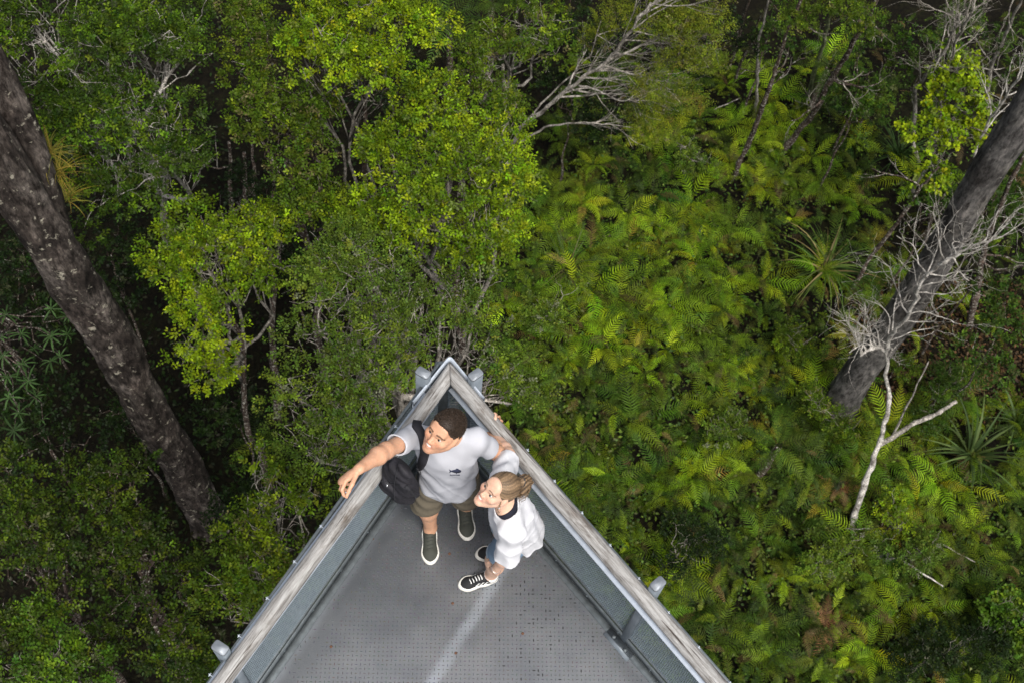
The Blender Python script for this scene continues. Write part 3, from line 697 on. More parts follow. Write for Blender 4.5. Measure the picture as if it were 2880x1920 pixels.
slim('slender_tree', 'tall crooked pale trunk with white flecks rising from the fern bed', [(2050, 520, -20), (2120, 370, -17.6), (2165, 245, -15.6), (2205, 120, -14), (2242, 25, -12.8)], .075, 'bark_speckle', 11, SG, 4, extra=2)
slim('slender_tree', 'kinked pale grey trunk beside the tall crooked pale trunk', [(2120, 330, -20), (2128, 261, -18.6), (2132, 143, -16.6), (2161, 0, -14.4)], .05, 'bark_pale', 12, SG, 2, extra=2)
slim('slender_tree', 'thin brown flecked trunk in the gloom beside the kinked grey trunk', [(2060, 235, -20), (2079, 192, -19), (2149, 37, -16)], .05, 'bark_speckle', 13, SG, 1, extra=2.5)
slim('slender_tree', 'straight white-flecked thin trunk next to the leaning olive tree', [(2050, 200, -20), (2063, 151, -18.9), (2108, 0, -15.8)], .055, 'bark_speckle', 14, SG, 0, extra=2.5)
M['bark_moss'] = bark('bark_mossy', (.05, .065, .03), (.11, .13, .065), (.17, .19, .11), (.07, .06, .04), .66, 8)
slim('slender_tree', 'pale moss-green trunk standing alone in the gloom', [(2262, 300, -20), (2283, 233, -18.6), (2328, 73, -15.6), (2345, 0, -14)], .075, 'bark_moss', 15, SG, 2)
slim('slender_tree', 'thick brown flecked trunk with crooked side branches beside the moss-green trunk', [(2190, 450, -20), (2287, 318, -17.6), (2365, 180, -15.2), (2450, 30, -12.8)], .1, 'bark_speckle', 16, SG, 6, extra=2,
     crown=([(2330, 30, 70, -13), (2400, 20, 60, -12.6), (2240, 60, 50, -13.2)], 'olive', fine))
slim('slender_tree', 'flecked trunk leaning out behind the long-bladed sedge', [(2385, 830, -20), (2446, 726, -18.7), (2524, 628, -17.2), (2589, 526, -15.8), (2640, 470, -15)], .065, 'bark_speckle', 17, SG, 2)
slim('slender_tree', 'stout speckled trunk right behind the massive grey trunk', [(2735, 910, -20), (2752, 790, -18.2), (2770, 690, -16.8), (2830, 540, -14.6)], .095, 'bark_speckle', 18, SG, 4, extra=2)
slim('slender_tree', 'dark thin trunk between the massive grey trunk and the lime shrub', [(2600, 700, -20), (2622, 600, -18.4), (2650, 500, -16.8)], .07, 'bark_speckle', 19, SG, 3)
slim('slender_tree', 'pale trunk leaning under the tangle of grey twigs', [(2770, 330, -20), (2785, 196, -17.6), (2850, 41, -14.8)], .07, 'bark_pale', 20, SG, 3, extra=2)
for k, (x, y0, y1, r, lb) in enumerate(((650, 650, 440, .08, 'speckled trunk under the olive tree, the one beside the dark green tree'), (692, 640, 470, .1, 'stout speckled trunk under the olive tree'), (716, 630, 440, .07, 'dim thin trunk between two speckled trunks under the olive tree'),
                                     (772, 700, 480, .085, 'pale speckled trunk under the olive tree, the one beside the yellow-green crown'), (764, 1120, 740, .1, 'dark banded trunk standing in the gap beside the grey-green tree'))):
    z1 = -20+(y0-y1)*.0145
    slim('slender_tree', lb, [(x+16, y0+60, -20), (x, (y0+y1)/2+20, -20+(y0+60-(y0+y1)/2-20)*.0145), (x-6, y1-40, z1+.9)], r, 'bark_speckle', 30+k, SG, 1)
slim('slender_tree', 'crooked pale trunk with bare forked branches in front of the lime shrub', [(2580, 470, -20), (2569, 408, -19), (2573, 253, -16.6), (2630, 180, -15.2), (2663, 135, -14.4), (2700, 40, -13)], .06, 'bark_pale', 21, SG, 9)
# lime shrub beside the massive grey trunk
tree('lime_shrub', 'lime shrub of big round leaves beside the massive grey trunk', 'shrub', [(2660, 190, 60, -15), (2720, 240, 70, -15), (2640, 260, 45, -15.2), (2620, 400, 80, -15.6), (2700, 390, 70, -15.4), (2640, 470, 60, -15.8), (2740, 320, 45, -15.3)], 'lime', base_px=(2560, 560), trunk_r=.06, bark_='bark_pale', limbs=.7, crown_kw=dict(clump=.34, tufts=17, nleaf=7, L=.1, W=.042, tuft_len=.16, fill=1.3))
# grey twig tangles
def twig_tree(name, label, pts, r0, seed, dirs, n, L, mat='bark_white', cat='tree', rng_g=.5, gnarl=.55, nsub=(3, 4), shrink=.66, minr=.0035, spread=.8, startf=.4, up=.12):
    rng = np.random.default_rng(seed); W = [at(*p) for p in pts]; base = W[0].copy(); base.z = ground_z(base.x, base.y)-.1; W[0] = base
    root = empty(name, base); tag(root, label, cat); path = []
    for i in range(len(W)-1): path += wobble(W[i], W[i+1], 8, .06, rng)[:-1]
    path.append(W[-1]); m_ = len(path); tb = MB(); rad = [r0*(1-.55*i/(m_-1))*(1+.1*rng.normal()) for i in range(m_)]
    tb.tube([p-base for p in path], rad, 10); tb.build('trunk', M[mat], root, smooth=True)
    tw = [MB(), MB(), MB()]
    for k in range(n):
        i = min(m_-1, int(m_*(startf+(1-startf)*(k+rng.random())/n))); d = Vector(dirs[k % len(dirs)])+Vector(rng.normal(size=3))*.35
        bare(tw, path[i]-base, d, L*rng.uniform(.6, 1.2), max(.012, rad[i]*.55), 0, rng, gnarl, up, nsub, 6, shrink, minr, spread)
    for nm, t in zip(('branches', 'side_branches', 'twigs'), tw):
        if t.n: o = t.build(nm, M[mat], root, smooth=True); o['kind'] = 'stuff'
    return root, base
twig_tree('bare_tree', 'tangle of thin grey bare twigs above the lime shrub', [(2620, 420, -20), (2650, 250, -16.5), (2690, 110, -13.8), (2740, 20, -12.2)], .05, 41, [(.4, .6, .5), (-.5, .3, .4), (.7, .2, .4), (0, .8, .6)], 16, 1.3, 'twig', gnarl=.4)
twig_tree('bare_tree', 'thin grey bare branches reaching past the massive grey trunk', [(2700, 640, -20), (2750, 400, -15.6), (2830, 270, -13.2), (2900, 160, -11.6)], .045, 42, [(.6, .4, .5), (.3, .6, .3), (-.2, .5, .5)], 9, 1.2, 'bark_white', gnarl=.35)
# leaning olive tree with white limbs
LT, ltb = twig_tree('leaning_tree', 'leaning tree with bare white limbs fanning out to olive wispy foliage', [(1400, 560, -20), (1458, 362, -15.6), (1531, 310, -14.8), (1597, 249, -14), (1707, 175, -12.9), (1768, 95, -11.9), (1830, 10, -11)], .06, 43, [(.9, .5, .1), (.8, -.05, .1), (.6, .75, .2), (.95, .2, .05), (.3, .9, .2)], 22, 1.6, 'bark_pale', gnarl=.2, nsub=(3, 4), spread=.42, startf=.42, up=.05)
rng = np.random.default_rng(77)
lm = MB()
for pts, r in (([(1458, 404, -15.8), (1531, 359, -15.1), (1597, 347, -14.7), (1674, 347, -14.3), (1776, 359, -13.9)], .03), ([(1625, 241, -13.8), (1687, 257, -13.5), (1735, 282, -13.3), (1800, 290, -13)], .026), ([(1654, 200, -13.4), (1735, 200, -13), (1810, 212, -12.7), (1880, 200, -12.3)], .028), ([(1707, 175, -12.9), (1800, 130, -12.3), (1900, 90, -11.8)], .035), ([(1460, 360, -15.5), (1570, 245, -14.4), (1660, 160, -13.4), (1690, 60, -12.4)], .024)):
    W = [at(*p)-ltb for p in pts]; path = []
    for i in range(len(W)-1): path += wobble(W[i], W[i+1], 5, .07, rng)[:-1]
    path.append(W[-1]); lm.tube(path, [r*(1-.65*i/(len(path)-1)) for i in range(len(path))], 7)
    tw = [lm, lm, lm]
    for k in range(7):
        i = int(len(path)*(.35+.6*rng.random())); bare(tw, path[min(i, len(path)-1)], Vector((.9, .25+.4*rng.normal(), .15)), rng.uniform(.5, 1.0), r*.4, 0, rng, .25, .05, (2, 3), 5, .6, .004, .45)
o = lm.build('white_limbs', M['bark_pale'], LT, smooth=True); o['kind'] = 'stuff'
Bl = []
for px, py, rp, z in [(1870, 60, 80, -11.3), (1950, 90, 80, -11), (1930, 170, 75, -11.6), (1850, 200, 60, -12), (1900, 290, 60, -12.6), (1800, 330, 55, -13.4), (1960, 20, 70, -10.8), (1740, 30, 50, -12), (1830, 380, 40, -13.8), (1690, 120, 40, -12.8), (1780, 265, 45, -13)]:
    c = at(px, py, z-.55); Bl.append((np.array(c), rp*(c-Vector((0, 0, CAM_H))).length/F_PX))
v, f, t, cc, cr = foliage(Bl, 'straw', rng, clump=.34, tufts=60, nleaf=14, L=.045, W=.0095, tuft_len=.3, fill=1.5)
o = link('foliage', mesh_np('foliage', v-np.array(ltb), f, t), M['leaf'], LT); o['kind'] = 'stuff'
# white gnarled bare shrub by the massive grey trunk
BS, bsb = twig_tree('bare_shrub', 'gnarled white bare shrub with contorted twigs in front of the massive grey trunk', [(2389, 1500, -20), (2430, 1370, -19), (2471, 1252, -18), (2500, 1130, -17), (2491, 985, -15.7)], .085, 51, [(-.6, .4, .3)], 1, .5, 'bark_white', startf=.95)
rng = np.random.default_rng(52); sb = [MB(), MB(), MB()]; mn = MB()
def arm(pts, r, dirs, n, L, seed, gn=.6):
    rg = np.random.default_rng(seed); W = [at(*p)-bsb for p in pts]; path = []
    for i in range(len(W)-1): path += wobble(W[i], W[i+1], 6, .1, rg)[:-1]
    path.append(W[-1]); m_ = len(path); mn.tube(path, [r*(1-.6*i/(m_-1))*(1+.1*rg.normal()) for i in range(m_)], 9)
    for k in range(n):
        i = min(m_-1, int(m_*(.15+.85*(k+rg.random())/n))); d = Vector(dirs[k % len(dirs)])+Vector(rg.normal(size=3))*.4
        bare(sb, path[i], d, L*rg.uniform(.6, 1.2), r*.33, 0, rg, gn, .1, (3, 4), 6, .68, .0033, .8)
arm([(2491, 985, -15.7), (2500, 955, -15.3), (2557, 885, -13.9), (2590, 795, -12.8), (2640, 745, -12.1), (2700, 715, -11.6)], .05, [(.8, .5, .3), (-.3, .8, .4), (.3, .9, .3), (.9, .1, .2)], 17, 1.2, 53)
arm([(2491, 985, -15.7), (2470, 975, -15.6), (2440, 985, -15.6), (2418, 1000, -15.6)], .055, [(-.7, .6, .3), (-.3, .9, .4), (-.9, .3, .2)], 11, 1.1, 54)
arm([(2640, 745, -12.1), (2740, 690, -11.4), (2820, 665, -11)], .03, [(.8, .5, .3), (.3, .8, .3)], 10, .95, 55)
mn.build('main_limbs', M['bark_white'], BS, smooth=True)
for nm, t in zip(('branches', 'side_branches', 'twigs'), sb):
    o = t.build(nm, M['bark_white'], BS, smooth=True); o['kind'] = 'stuff'
mb = MB(); W = [at(2471, 1252, -18), at(2560, 1195, -17.7), at(2630, 1165, -17.5), at(2690, 1128, -17.3)]
mb.tube([p-bsb for i in range(3) for p in wobble(W[i], W[i+1], 5, .05, rng)[:-1]]+[W[3]-bsb], [.06*(1+.12*rng.normal())*(1-.3*i/15) for i in range(16)], 9)
mb.build('broken_limb', M['bark_pale'], BS, smooth=True)
slim('dead_stem', 'thin grey dead stem standing behind the white bare shrub', [(2500, 1250, -20), (2545, 1150, -18.6), (2612, 1015, -16.8)], .035, 'bark_pale', 56, None, 0, cat='stem')

# ------------------------------------------------------------------ sedges, flax, rosettes
SC = [(.045, .085, .015), (.07, .115, .018), (.03, .06, .012), (.09, .13, .03)]
tuft('sedge', 'big long-bladed green sedge with straw-coloured dead blades beside the white bare shrub', 'sedge', at(2312, 770)+Vector((0, 0, .15)), 95, 1.7, .02, SC+[(.2, .16, .07)], (.55, 1.25), droop=(1.3, 2.3))
tuft('sedge', 'dark fine-bladed sedge under the crooked pale trunks', 'sedge', at(2520, 455)+Vector((0, 0, .15)), 75, 1.5, .015, [(.02, .045, .01), (.03, .06, .012)], (.6, 1.3), droop=(1.2, 2.2))
tuft('sedge', 'fan of upright sedge blades beside the yellow-green tree', 'sedge', at(1590, 775)+Vector((0, 0, .1)), 60, 1.5, .016, [(.05, .075, .02), (.035, .06, .015), (.11, .1, .04)], (.7, 1.35), droop=(.9, 1.8))
tuft('flax', 'broad-bladed flax clump beside the broken limb of the white shrub', 'flax', at(2720, 1290)+Vector((0, 0, .1)), 46, 1.7, .034, [(.045, .075, .02), (.07, .1, .03), (.03, .05, .015)], (.7, 1.3), droop=(.8, 1.8))
tuft('flax', 'smaller flax clump behind the broad-bladed one', 'flax', at(2850, 1200)+Vector((0, 0, .1)), 34, 1.5, .03, [(.045, .075, .02), (.06, .09, .03)], (.7, 1.3), droop=(.8, 1.8))
# whorled-leaf shrub on the left
wb = at(90, 1080); wb.z = ground_z(wb.x, wb.y); WS = empty('whorled_shrub', wb); tag(WS, 'shrub of star-shaped leaf whorls beneath the massive brown trunk', 'shrub')
rng = np.random.default_rng(61); stem = MB(); wl = []
for variant in range(3):
    V, Fq, Tt = [], [], []; nn = 7+variant
    for k in range(nn):
        a = 6.283*k/nn+rng.uniform(-.2, .2); d = Vector((math.cos(a), math.sin(a), 0)); s = Vector((-d.y, d.x, 0)); L = rng.uniform(.14, .3); b0 = len(V)
        for t, w in ((.02, .004), (.35, .013), (.65, .017), (1, .002)):
            p = d*(L*t)+Vector((0, 0, .09*t-.13*t*t)); V += [p-s*w, p+Vector((0, 0, -.004)), p+s*w]
        for i in range(3):
            for q in range(2): Fq.append((b0+i*3+q, b0+i*3+q+1, b0+i*3+4+q, b0+i*3+3+q))
        c = rng.uniform(.8, 1.2); Tt += [(c,)*3]*12
    me = mesh_np('leaf_whorl', np.array([tuple(v) for v in V]), np.array(Fq), np.array(Tt)); me.materials.append(M['fern']); wl.append(me)
spots = [(143, 869), (16, 885), (143, 946), (188, 940), (143, 1015), (61, 1024), (25, 1117), (102, 1113), (8, 1000), (53, 1160), (60, 940), (95, 980), (190, 890), (20, 1060), (80, 1070), (5, 950), (120, 1180), (40, 1210), (170, 1000)]
for k, (px, py) in enumerate(spots):
    c = at(px, py, -13.2-.35*(k % 4)); o = link('leaf_whorl', wl[k % 3], None, WS); o.location = c-wb; sc = rng.uniform(.8, 1.2); o.scale = (sc,)*3
    o.rotation_euler = (rng.normal()*.3-.15, rng.normal()*.3, rng.uniform(0, 6)); v = math.exp(.2*rng.normal()); o.color = (.038*v, .075*v, .022*v, 1)
    j = wobble(Vector((0, 0, 3+.2*(k % 5))), c-wb, 8, .1, rng, .05); stem.tube(j, [.02*(1-.7*i/8) for i in range(9)], 5)
stem.tube(wobble((0, 0, 0), (0, 0, 4), 6, .04, rng), [.05]*7, 7); stem.build('stems', M['bark_speckle'], WS, smooth=True)

# ------------------------------------------------------------------ ferns
FR = [frond_mesh('frond', r, d, 16, .215, s, c) for r, d, s, c in ((.75, 1.25, 1, .1), (.9, 1.6, 2, -.25), (.6, 1.1, 3, .2), (1.05, 1.9, 4, 0), (.7, 1.5, 5, -.1))]
for m_ in FR: m_.materials.append(M['fern'])
FERN_KINDS = {
    'bright': ((.155, .23, .008), 'bright yellow-green fern with arching feathery fronds in the fern bed'),
    'mid': ((.076, .126, .008), 'mid green fern with arching feathery fronds in the fern bed'),
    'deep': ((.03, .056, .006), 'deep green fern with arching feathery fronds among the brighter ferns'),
    'gold': ((.15, .15, .015), 'golden yellowing fern in the fern bed'),
    'brown': ((.17, .1, .045), 'withered tan brown fern in the fern bed'),
}
def fern(c, L, nf, kind, rng, name='fern', label=None, cat='fern', group=None, trunk=0, colr=None, where=None):
    root = empty(name, c); base, lab = FERN_KINDS[kind]
    if where: lab = ('large ' if L > .98 else 'small ' if L < .82 else '')+FERN_LOOK[kind]+' '+where; base = colr or base
    tag(root, label or lab, cat, group or (kind+' ferns of the fern bed'))
    a0 = rng.uniform(0, 6.28)
    for k in range(nf):
        o = link('frond', FR[rng.integers(5)], None, root); s = L*rng.uniform(.7, 1.12); o.scale = (s*rng.uniform(.85, 1.2), s, s*rng.uniform(.7, 1.1))
        o.rotation_euler = (rng.normal()*.16, rng.normal()*.25, a0+6.283*(k+rng.uniform(-.3, .3))/nf); o.location = (rng.normal()*.02, rng.normal()*.02, trunk)
        v = math.exp(.38*rng.normal()); h = rng.normal()*.16
        if kind in ('mid', 'bright') and rng.random() < .015: o.color = (.2*v, .14*v, .03, 1)
        else: o.color = (base[0]*v*(1+h), base[1]*v, base[2]*v, 1)
    return root
rng = np.random.default_rng(91)
apex = (1265, 1000)
def hidden(px, py):       # behind the platform, as seen in the photograph
    return py > 1150 and (px-1265) < (py-1080)*.80-260 and (px-1265) > -(py-1080)*.68+260
def bed(px, py):
    """how thick the fern bed is at a ground point"""
    if px < 1400+(py < 500)*150: return .0
    d = 1.0
    if py < 330: d *= .5
    if px > 2450 and py < 1100: d *= .12
    if px > 2380 and 850 < py < 1150: d *= .2
    if px > 2200 and py < 520: d *= .7
    if (px-2310)**2+(py-770)**2 < 130**2: d *= .15
    if (px-2700)**2+(py-1280)**2 < 130**2: d *= .25
    return d
FERN_LOOK = {'bright': 'bright yellow-green fern', 'mid': 'mid green fern', 'deep': 'deep green fern', 'gold': 'golden yellowing fern', 'brown': 'withered tan brown fern'}
MARKS = [(at(x, y), t) for x, y, t in ((2312, 770, 'beside the big long-bladed sedge'), (2520, 455, 'beside the dark fine-bladed sedge'), (1590, 775, 'beside the fan of upright sedge'), (2720, 1290, 'beside the broad-bladed flax'), (2352, 1140, 'at the foot of the massive grey trunk'), (2389, 1500, 'at the foot of the white bare shrub'),
    (2190, 1300, 'around the dark shaggy tree fern'), (2050, 520, 'at the foot of the tall crooked pale trunk'), (2190, 450, 'at the foot of the thick brown flecked trunk'), (1940, 1520, 'beside the dark soft shrub near the right handrail'), (2650, 1830, 'beside the dark shrub mass'), (2545, 1480, 'beside the yellow-green small-leaved shrub'), (2010, 1215, 'beside the small shrub near the shaggy tree fern'),
    (1500, 560, 'along the edge of the tall yellow-green crown'), (1780, 420, 'under the leaning white-limbed tree'), (1500, 1100, 'right beside the platform point'), (1700, 1350, 'below the right handrail'), (1900, 1700, 'below the post of the right handrail'), (2100, 1850, 'below the far run of the right handrail'), (1900, 800, 'in the brightest heart of the fern bed'), (2000, 1000, 'between the brightest ferns and the shaggy tree fern'), (1700, 980, 'between the platform point and the brightest ferns'), (2212, 415, 'beside the pale stones'), (2450, 1750, 'beyond the long pale fallen stick'), (2800, 1550, 'behind the long pale fallen stick'))]
def near_mark(c): return min(MARKS, key=lambda m_: (m_[0].x-c.x)**2+(m_[0].y-c.y)**2)[1]
pts_, tries = [], 0
for px, py in ((2300, 1180), (2390, 1215), (2265, 1105), (2440, 1160), (2300, 1020)): pts_.append((at(px, py), px, py))
while len(pts_) < 320 and tries < 60000:
    tries += 1; px, py = rng.uniform(1400, 2960), rng.uniform(180, 2040)
    if hidden(px, py) or rng.random() > bed(px, py): continue
    c = at(px, py); sp = .52
    if any((c.x-q.x)**2+(c.y-q.y)**2 < sp*sp for q, _, _ in pts_): continue
    pts_.append((c, px, py))
for c, px, py in pts_:
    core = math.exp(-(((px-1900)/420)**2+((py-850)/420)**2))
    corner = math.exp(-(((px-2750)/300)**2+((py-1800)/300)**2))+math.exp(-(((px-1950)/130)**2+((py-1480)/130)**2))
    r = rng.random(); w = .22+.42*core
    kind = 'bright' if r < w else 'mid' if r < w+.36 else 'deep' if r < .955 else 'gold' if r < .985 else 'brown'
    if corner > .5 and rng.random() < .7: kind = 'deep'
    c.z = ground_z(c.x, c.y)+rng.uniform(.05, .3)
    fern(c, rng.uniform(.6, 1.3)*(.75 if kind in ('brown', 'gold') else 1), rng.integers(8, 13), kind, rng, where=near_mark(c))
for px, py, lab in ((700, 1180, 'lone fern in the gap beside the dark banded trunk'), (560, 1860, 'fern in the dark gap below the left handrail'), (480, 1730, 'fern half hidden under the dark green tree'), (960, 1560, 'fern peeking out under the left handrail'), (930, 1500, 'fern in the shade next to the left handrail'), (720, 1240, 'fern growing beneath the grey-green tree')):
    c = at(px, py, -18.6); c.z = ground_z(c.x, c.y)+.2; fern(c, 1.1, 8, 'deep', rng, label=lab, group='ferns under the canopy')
# tree ferns
for px, py, z, L, lab in ((1265, 55, -15.5, 1.5, 'dark tree fern in the gap between lime and olive crowns'), (1385, 10, -15.8, 1.3, 'dark tree fern partly covered by the loose olive tree'), (2190, 1255, -17.8, 1.1, 'dark shaggy tree fern in the middle of the fern bed'), (1010, 1330, -16, 1.2, 'tree fern beneath the grey-green tree'), (2330, 190, -17.5, 1.2, 'tree fern beside the moss-green trunk')):
    c = at(px, py, z); b0 = Vector((c.x, c.y, GROUND)); b0.z = ground_z(b0.x, b0.y)
    t = fern(b0, L, 15, 'deep', rng, 'tree_fern', lab, 'tree fern', 'dark tree ferns', c.z-b0.z, (.02, .042, .008))
    mb = MB(); mb.tube(wobble((0, 0, -.1), (0, 0, c.z-b0.z), 6, .03, rng), [.12, .1, .09, .085, .08, .08, .09], 8); mb.build('trunk', M['bark_speckle'], t, smooth=True)
# low fern and leaf layer: far too many to count
def scatter_fronds(n, sampler, Lr, cols, name, label):
    V, F4, F3, T = [], [], [], []; off = 0
    src = []
    for me in FR:
        v = np.empty(len(me.vertices)*3, np.float32); me.vertices.foreach_get('co', v); v = v.reshape(-1, 3)
        tt = np.empty(len(v)*4, np.float32); me.attributes['tint'].data.foreach_get('color', tt)
        q = np.array([p.vertices[:] for p in me.polygons if len(p.vertices) == 4]); t3 = np.array([p.vertices[:] for p in me.polygons if len(p.vertices) == 3]); src.append((v, q, t3, tt.reshape(-1, 4)[:, :3]))
    for _ in range(n):
        px, py = sampler(); c = at(px, py); c.z = ground_z(c.x, c.y)+rng.uniform(-.05, .45)
        v, q, t3, tt = src[rng.integers(5)]; s = rng.uniform(*Lr); a = rng.uniform(0, 6.28); R = np.array(Matrix.Rotation(a, 3, 'Z') @ Matrix.Rotation(rng.normal()*.3, 3, 'X') @ Matrix.Rotation(rng.normal()*.3, 3, 'Y'))
        V.append((v*np.array([1, 1, .8])*s)@R.T+np.array(c)); F4.append(q+off); F3.append(t3+off); off += len(v)
        b_ = np.array(cols[rng.integers(len(cols))])*math.exp(.45*rng.normal()); T.append(tt*b_)
    o = link(name, mesh_np(name, np.concatenate(V), [np.concatenate(F4), np.concatenate(F3)], np.concatenate(T)), M['leaf']); tag(o, label, 'undergrowth', kind='stuff')
def smp():
    while True:
        px, py = rng.uniform(1300, 3150), rng.uniform(60, 2150)
        if (not hidden(px, py) or px > 1300) and rng.random() < .3+.7*bed(px, py): return px, py
scatter_fronds(4300, smp, (.4, .85), [(.076, .126, .007), (.04, .075, .007), (.125, .19, .008), (.065, .08, .01), (.028, .048, .006), (.11, .15, .008), (.09, .065, .024), (.03, .055, .009)], 'low_ferns', 'low layer of small ferns covering the forest floor')
def leaf_litter(n, sampler, z0, z1, L, W, cols, name, label):
    P0 = np.empty((n, 3)); 
    for i in range(n):
        px, py = sampler(); c = at(px, py); P0[i] = (c.x, c.y, ground_z(c.x, c.y)+rng.uniform(z0, z1))
    d = rng.normal(size=(n, 3)); d[:, 2] *= .4; nr = np.array([0, 0, 1.])+.5*rng.normal(size=(n, 3))
    t = np.array(cols)[rng.integers(len(cols), size=n)]*np.exp(.35*rng.normal(size=(n, 1)))
    v, f, tt = leaf_quads(P0, d, nr, L*rng.uniform(.6, 1.4, n), W*rng.uniform(.7, 1.3, n), t)
    o = link(name, mesh_np(name, v, f, tt), M['leaf']); tag(o, label, 'undergrowth', kind='stuff')
leaf_litter(30000, smp, .0, .45, .1, .03, [(.05, .09, .012), (.03, .06, .012), (.08, .12, .015), (.06, .07, .02)], 'ground_cover', 'small-leaved plants and moss between the ferns')
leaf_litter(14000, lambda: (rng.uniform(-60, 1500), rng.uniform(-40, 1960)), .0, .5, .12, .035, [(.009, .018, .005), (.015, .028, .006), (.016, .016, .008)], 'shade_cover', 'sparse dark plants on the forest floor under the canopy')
leaf_litter(5000, lambda: (rng.uniform(2380, 2960), rng.uniform(780, 1180)), .0, .06, .12, .03, [(.08, .042, .02), (.05, .03, .016), (.04, .028, .014)], 'dead_leaves', 'reddish brown dead leaves around the massive grey trunk')
# small-leaved shrubs in the fern bed
for bl, pal, lab in (([(2010, 1215, 60), (2070, 1190, 45)], 'grey', 'grey-green small-leaved shrub beside the dark shaggy tree fern'), ([(2340, 1560, 70), (2270, 1600, 55), (2410, 1530, 40)], 'grey', 'grey-green small-leaved shrub at the foot of the white bare shrub'),
                     ([(2545, 1480, 55), (2500, 1440, 40)], 'bright', 'yellow-green small-leaved shrub beside the white speckled stem'), ([(1560, 850, 70), (1500, 900, 60)], 'grey', 'grey-green shrub beside the fan of sedge'), ([(2260, 980, 45), (2210, 950, 40)], 'olive', 'olive shrub in the fern bed under the big sedge'),
                     ([(1940, 1500, 85), (1900, 1570, 60)], 'shade', 'dark soft shrub in the fern bed near the right handrail'), ([(2620, 1120, 70), (2700, 1060, 50)], 'deep', 'dull green shrub behind the broken white limb'), ([(2650, 1830, 100), (2560, 1880, 70), (2750, 1790, 80)], 'shade', 'dark shrub mass in the deepest shade of the fern bed'),
                     ([(2820, 1700, 60), (2860, 1760, 60), (2780, 1720, 40)], 'mid', 'green round-leaved shrub beside the dark shrub mass'), ([(1980, 440, 50), (1930, 420, 40)], 'grey', 'grey-green shrub under the leaning tree'), ([(2540, 1010, 50)], 'olive', 'olive shrub on the brown leaf litter'), ([(2325, 1165, 42), (2385, 1195, 40), (2290, 1120, 30)], 'olive', 'low olive shrub hugging the foot of the massive grey trunk'), ([(2560, 1560, 60), (2610, 1540, 40)], 'grey', 'pale small-leaved shrub behind the fallen stick')):
    tree('small_shrub', lab, 'shrub', [(x, y, r, -19.0) for x, y, r in bl], pal, trunk_r=.03, group='small-leaved shrubs in the fern bed', limbs=.4, base_shift=(0, 0), crown_kw=dict(clump=.32, tufts=40, nleaf=9, L=.06 if pal != 'mid' else .09, W=.016 if pal != 'mid' else .035, tuft_len=.16, fill=1.4, flat=.5))
# fallen sticks and stones
for k, (a, b_, r, mat, lab) in enumerate(((( 2516, 1594), (2625, 1668), .025, 'bark_white', 'long pale fallen stick in the fern bed'), ((2361, 1504), (2432, 1506), .014, 'bark_pale', 'thin fallen stick at the foot of the white bare shrub'), ((2630, 1548), (2720, 1597), .018, 'bark_pale', 'bent fallen stick behind the pale shrub'), ((2000, 336), (2070, 310), .02, 'bark_pale', 'pale broken stick under the crooked trunks'))):
    A, B_ = at(*a), at(*b_); A.z = ground_z(A.x, A.y)+.45; B_.z = ground_z(B_.x, B_.y)+.5; o0 = (A+B_)/2; mb = MB(); mb.tube([p-o0 for p in wobble(A, B_, 7, .05, rng)], [r*(1-.4*i/7) for i in range(8)], 7)
    o = mb.build('fallen_stick', M[mat], None, smooth=True); o.location = o0; tag(o, lab, 'stick')
M['stone'] = simple('stone', (.18, .175, .16), .9, 0, .35, 6, .5, 30)
for k, (px, py, r) in enumerate(((2212, 415, .14), (2246, 440, .08), (2200, 527, .1), (2160, 440, .07), (2480, 1575, .16))):
    c = at(px, py); c.z = ground_z(c.x, c.y)+.12; V = []; Fq = []; ns, ng = 9, 12
    for i in range(ns+1):
        for j in range(ng):
            th, ph = math.pi*i/ns, 2*math.pi*j/ng; d = Vector((math.sin(th)*math.cos(ph), math.sin(th)*math.sin(ph), math.cos(th)))
            V.append(tuple(d*r*(1+.35*mnoise.noise(d*1.6+Vector((k*7, 0, 0)))+.1*mnoise.noise(d*5+Vector((k, 0, 0))))*1.0))
    Fq = [(i*ng+j, i*ng+(j+1) % ng, (i+1)*ng+(j+1) % ng, (i+1)*ng+j) for i in range(ns) for j in range(ng)]
    V = np.array(V)*np.array([1.2, .95, .7]); o = link('stone', mesh_np('stone', V, np.array(Fq), smooth=True), M['stone']); o.location = c
    tag(o, 'pale grey stone lying among the ferns' if k < 4 else 'dull grey stone beside the pale small-leaved shrub', 'stone', 'pale stones' if k < 4 else None)
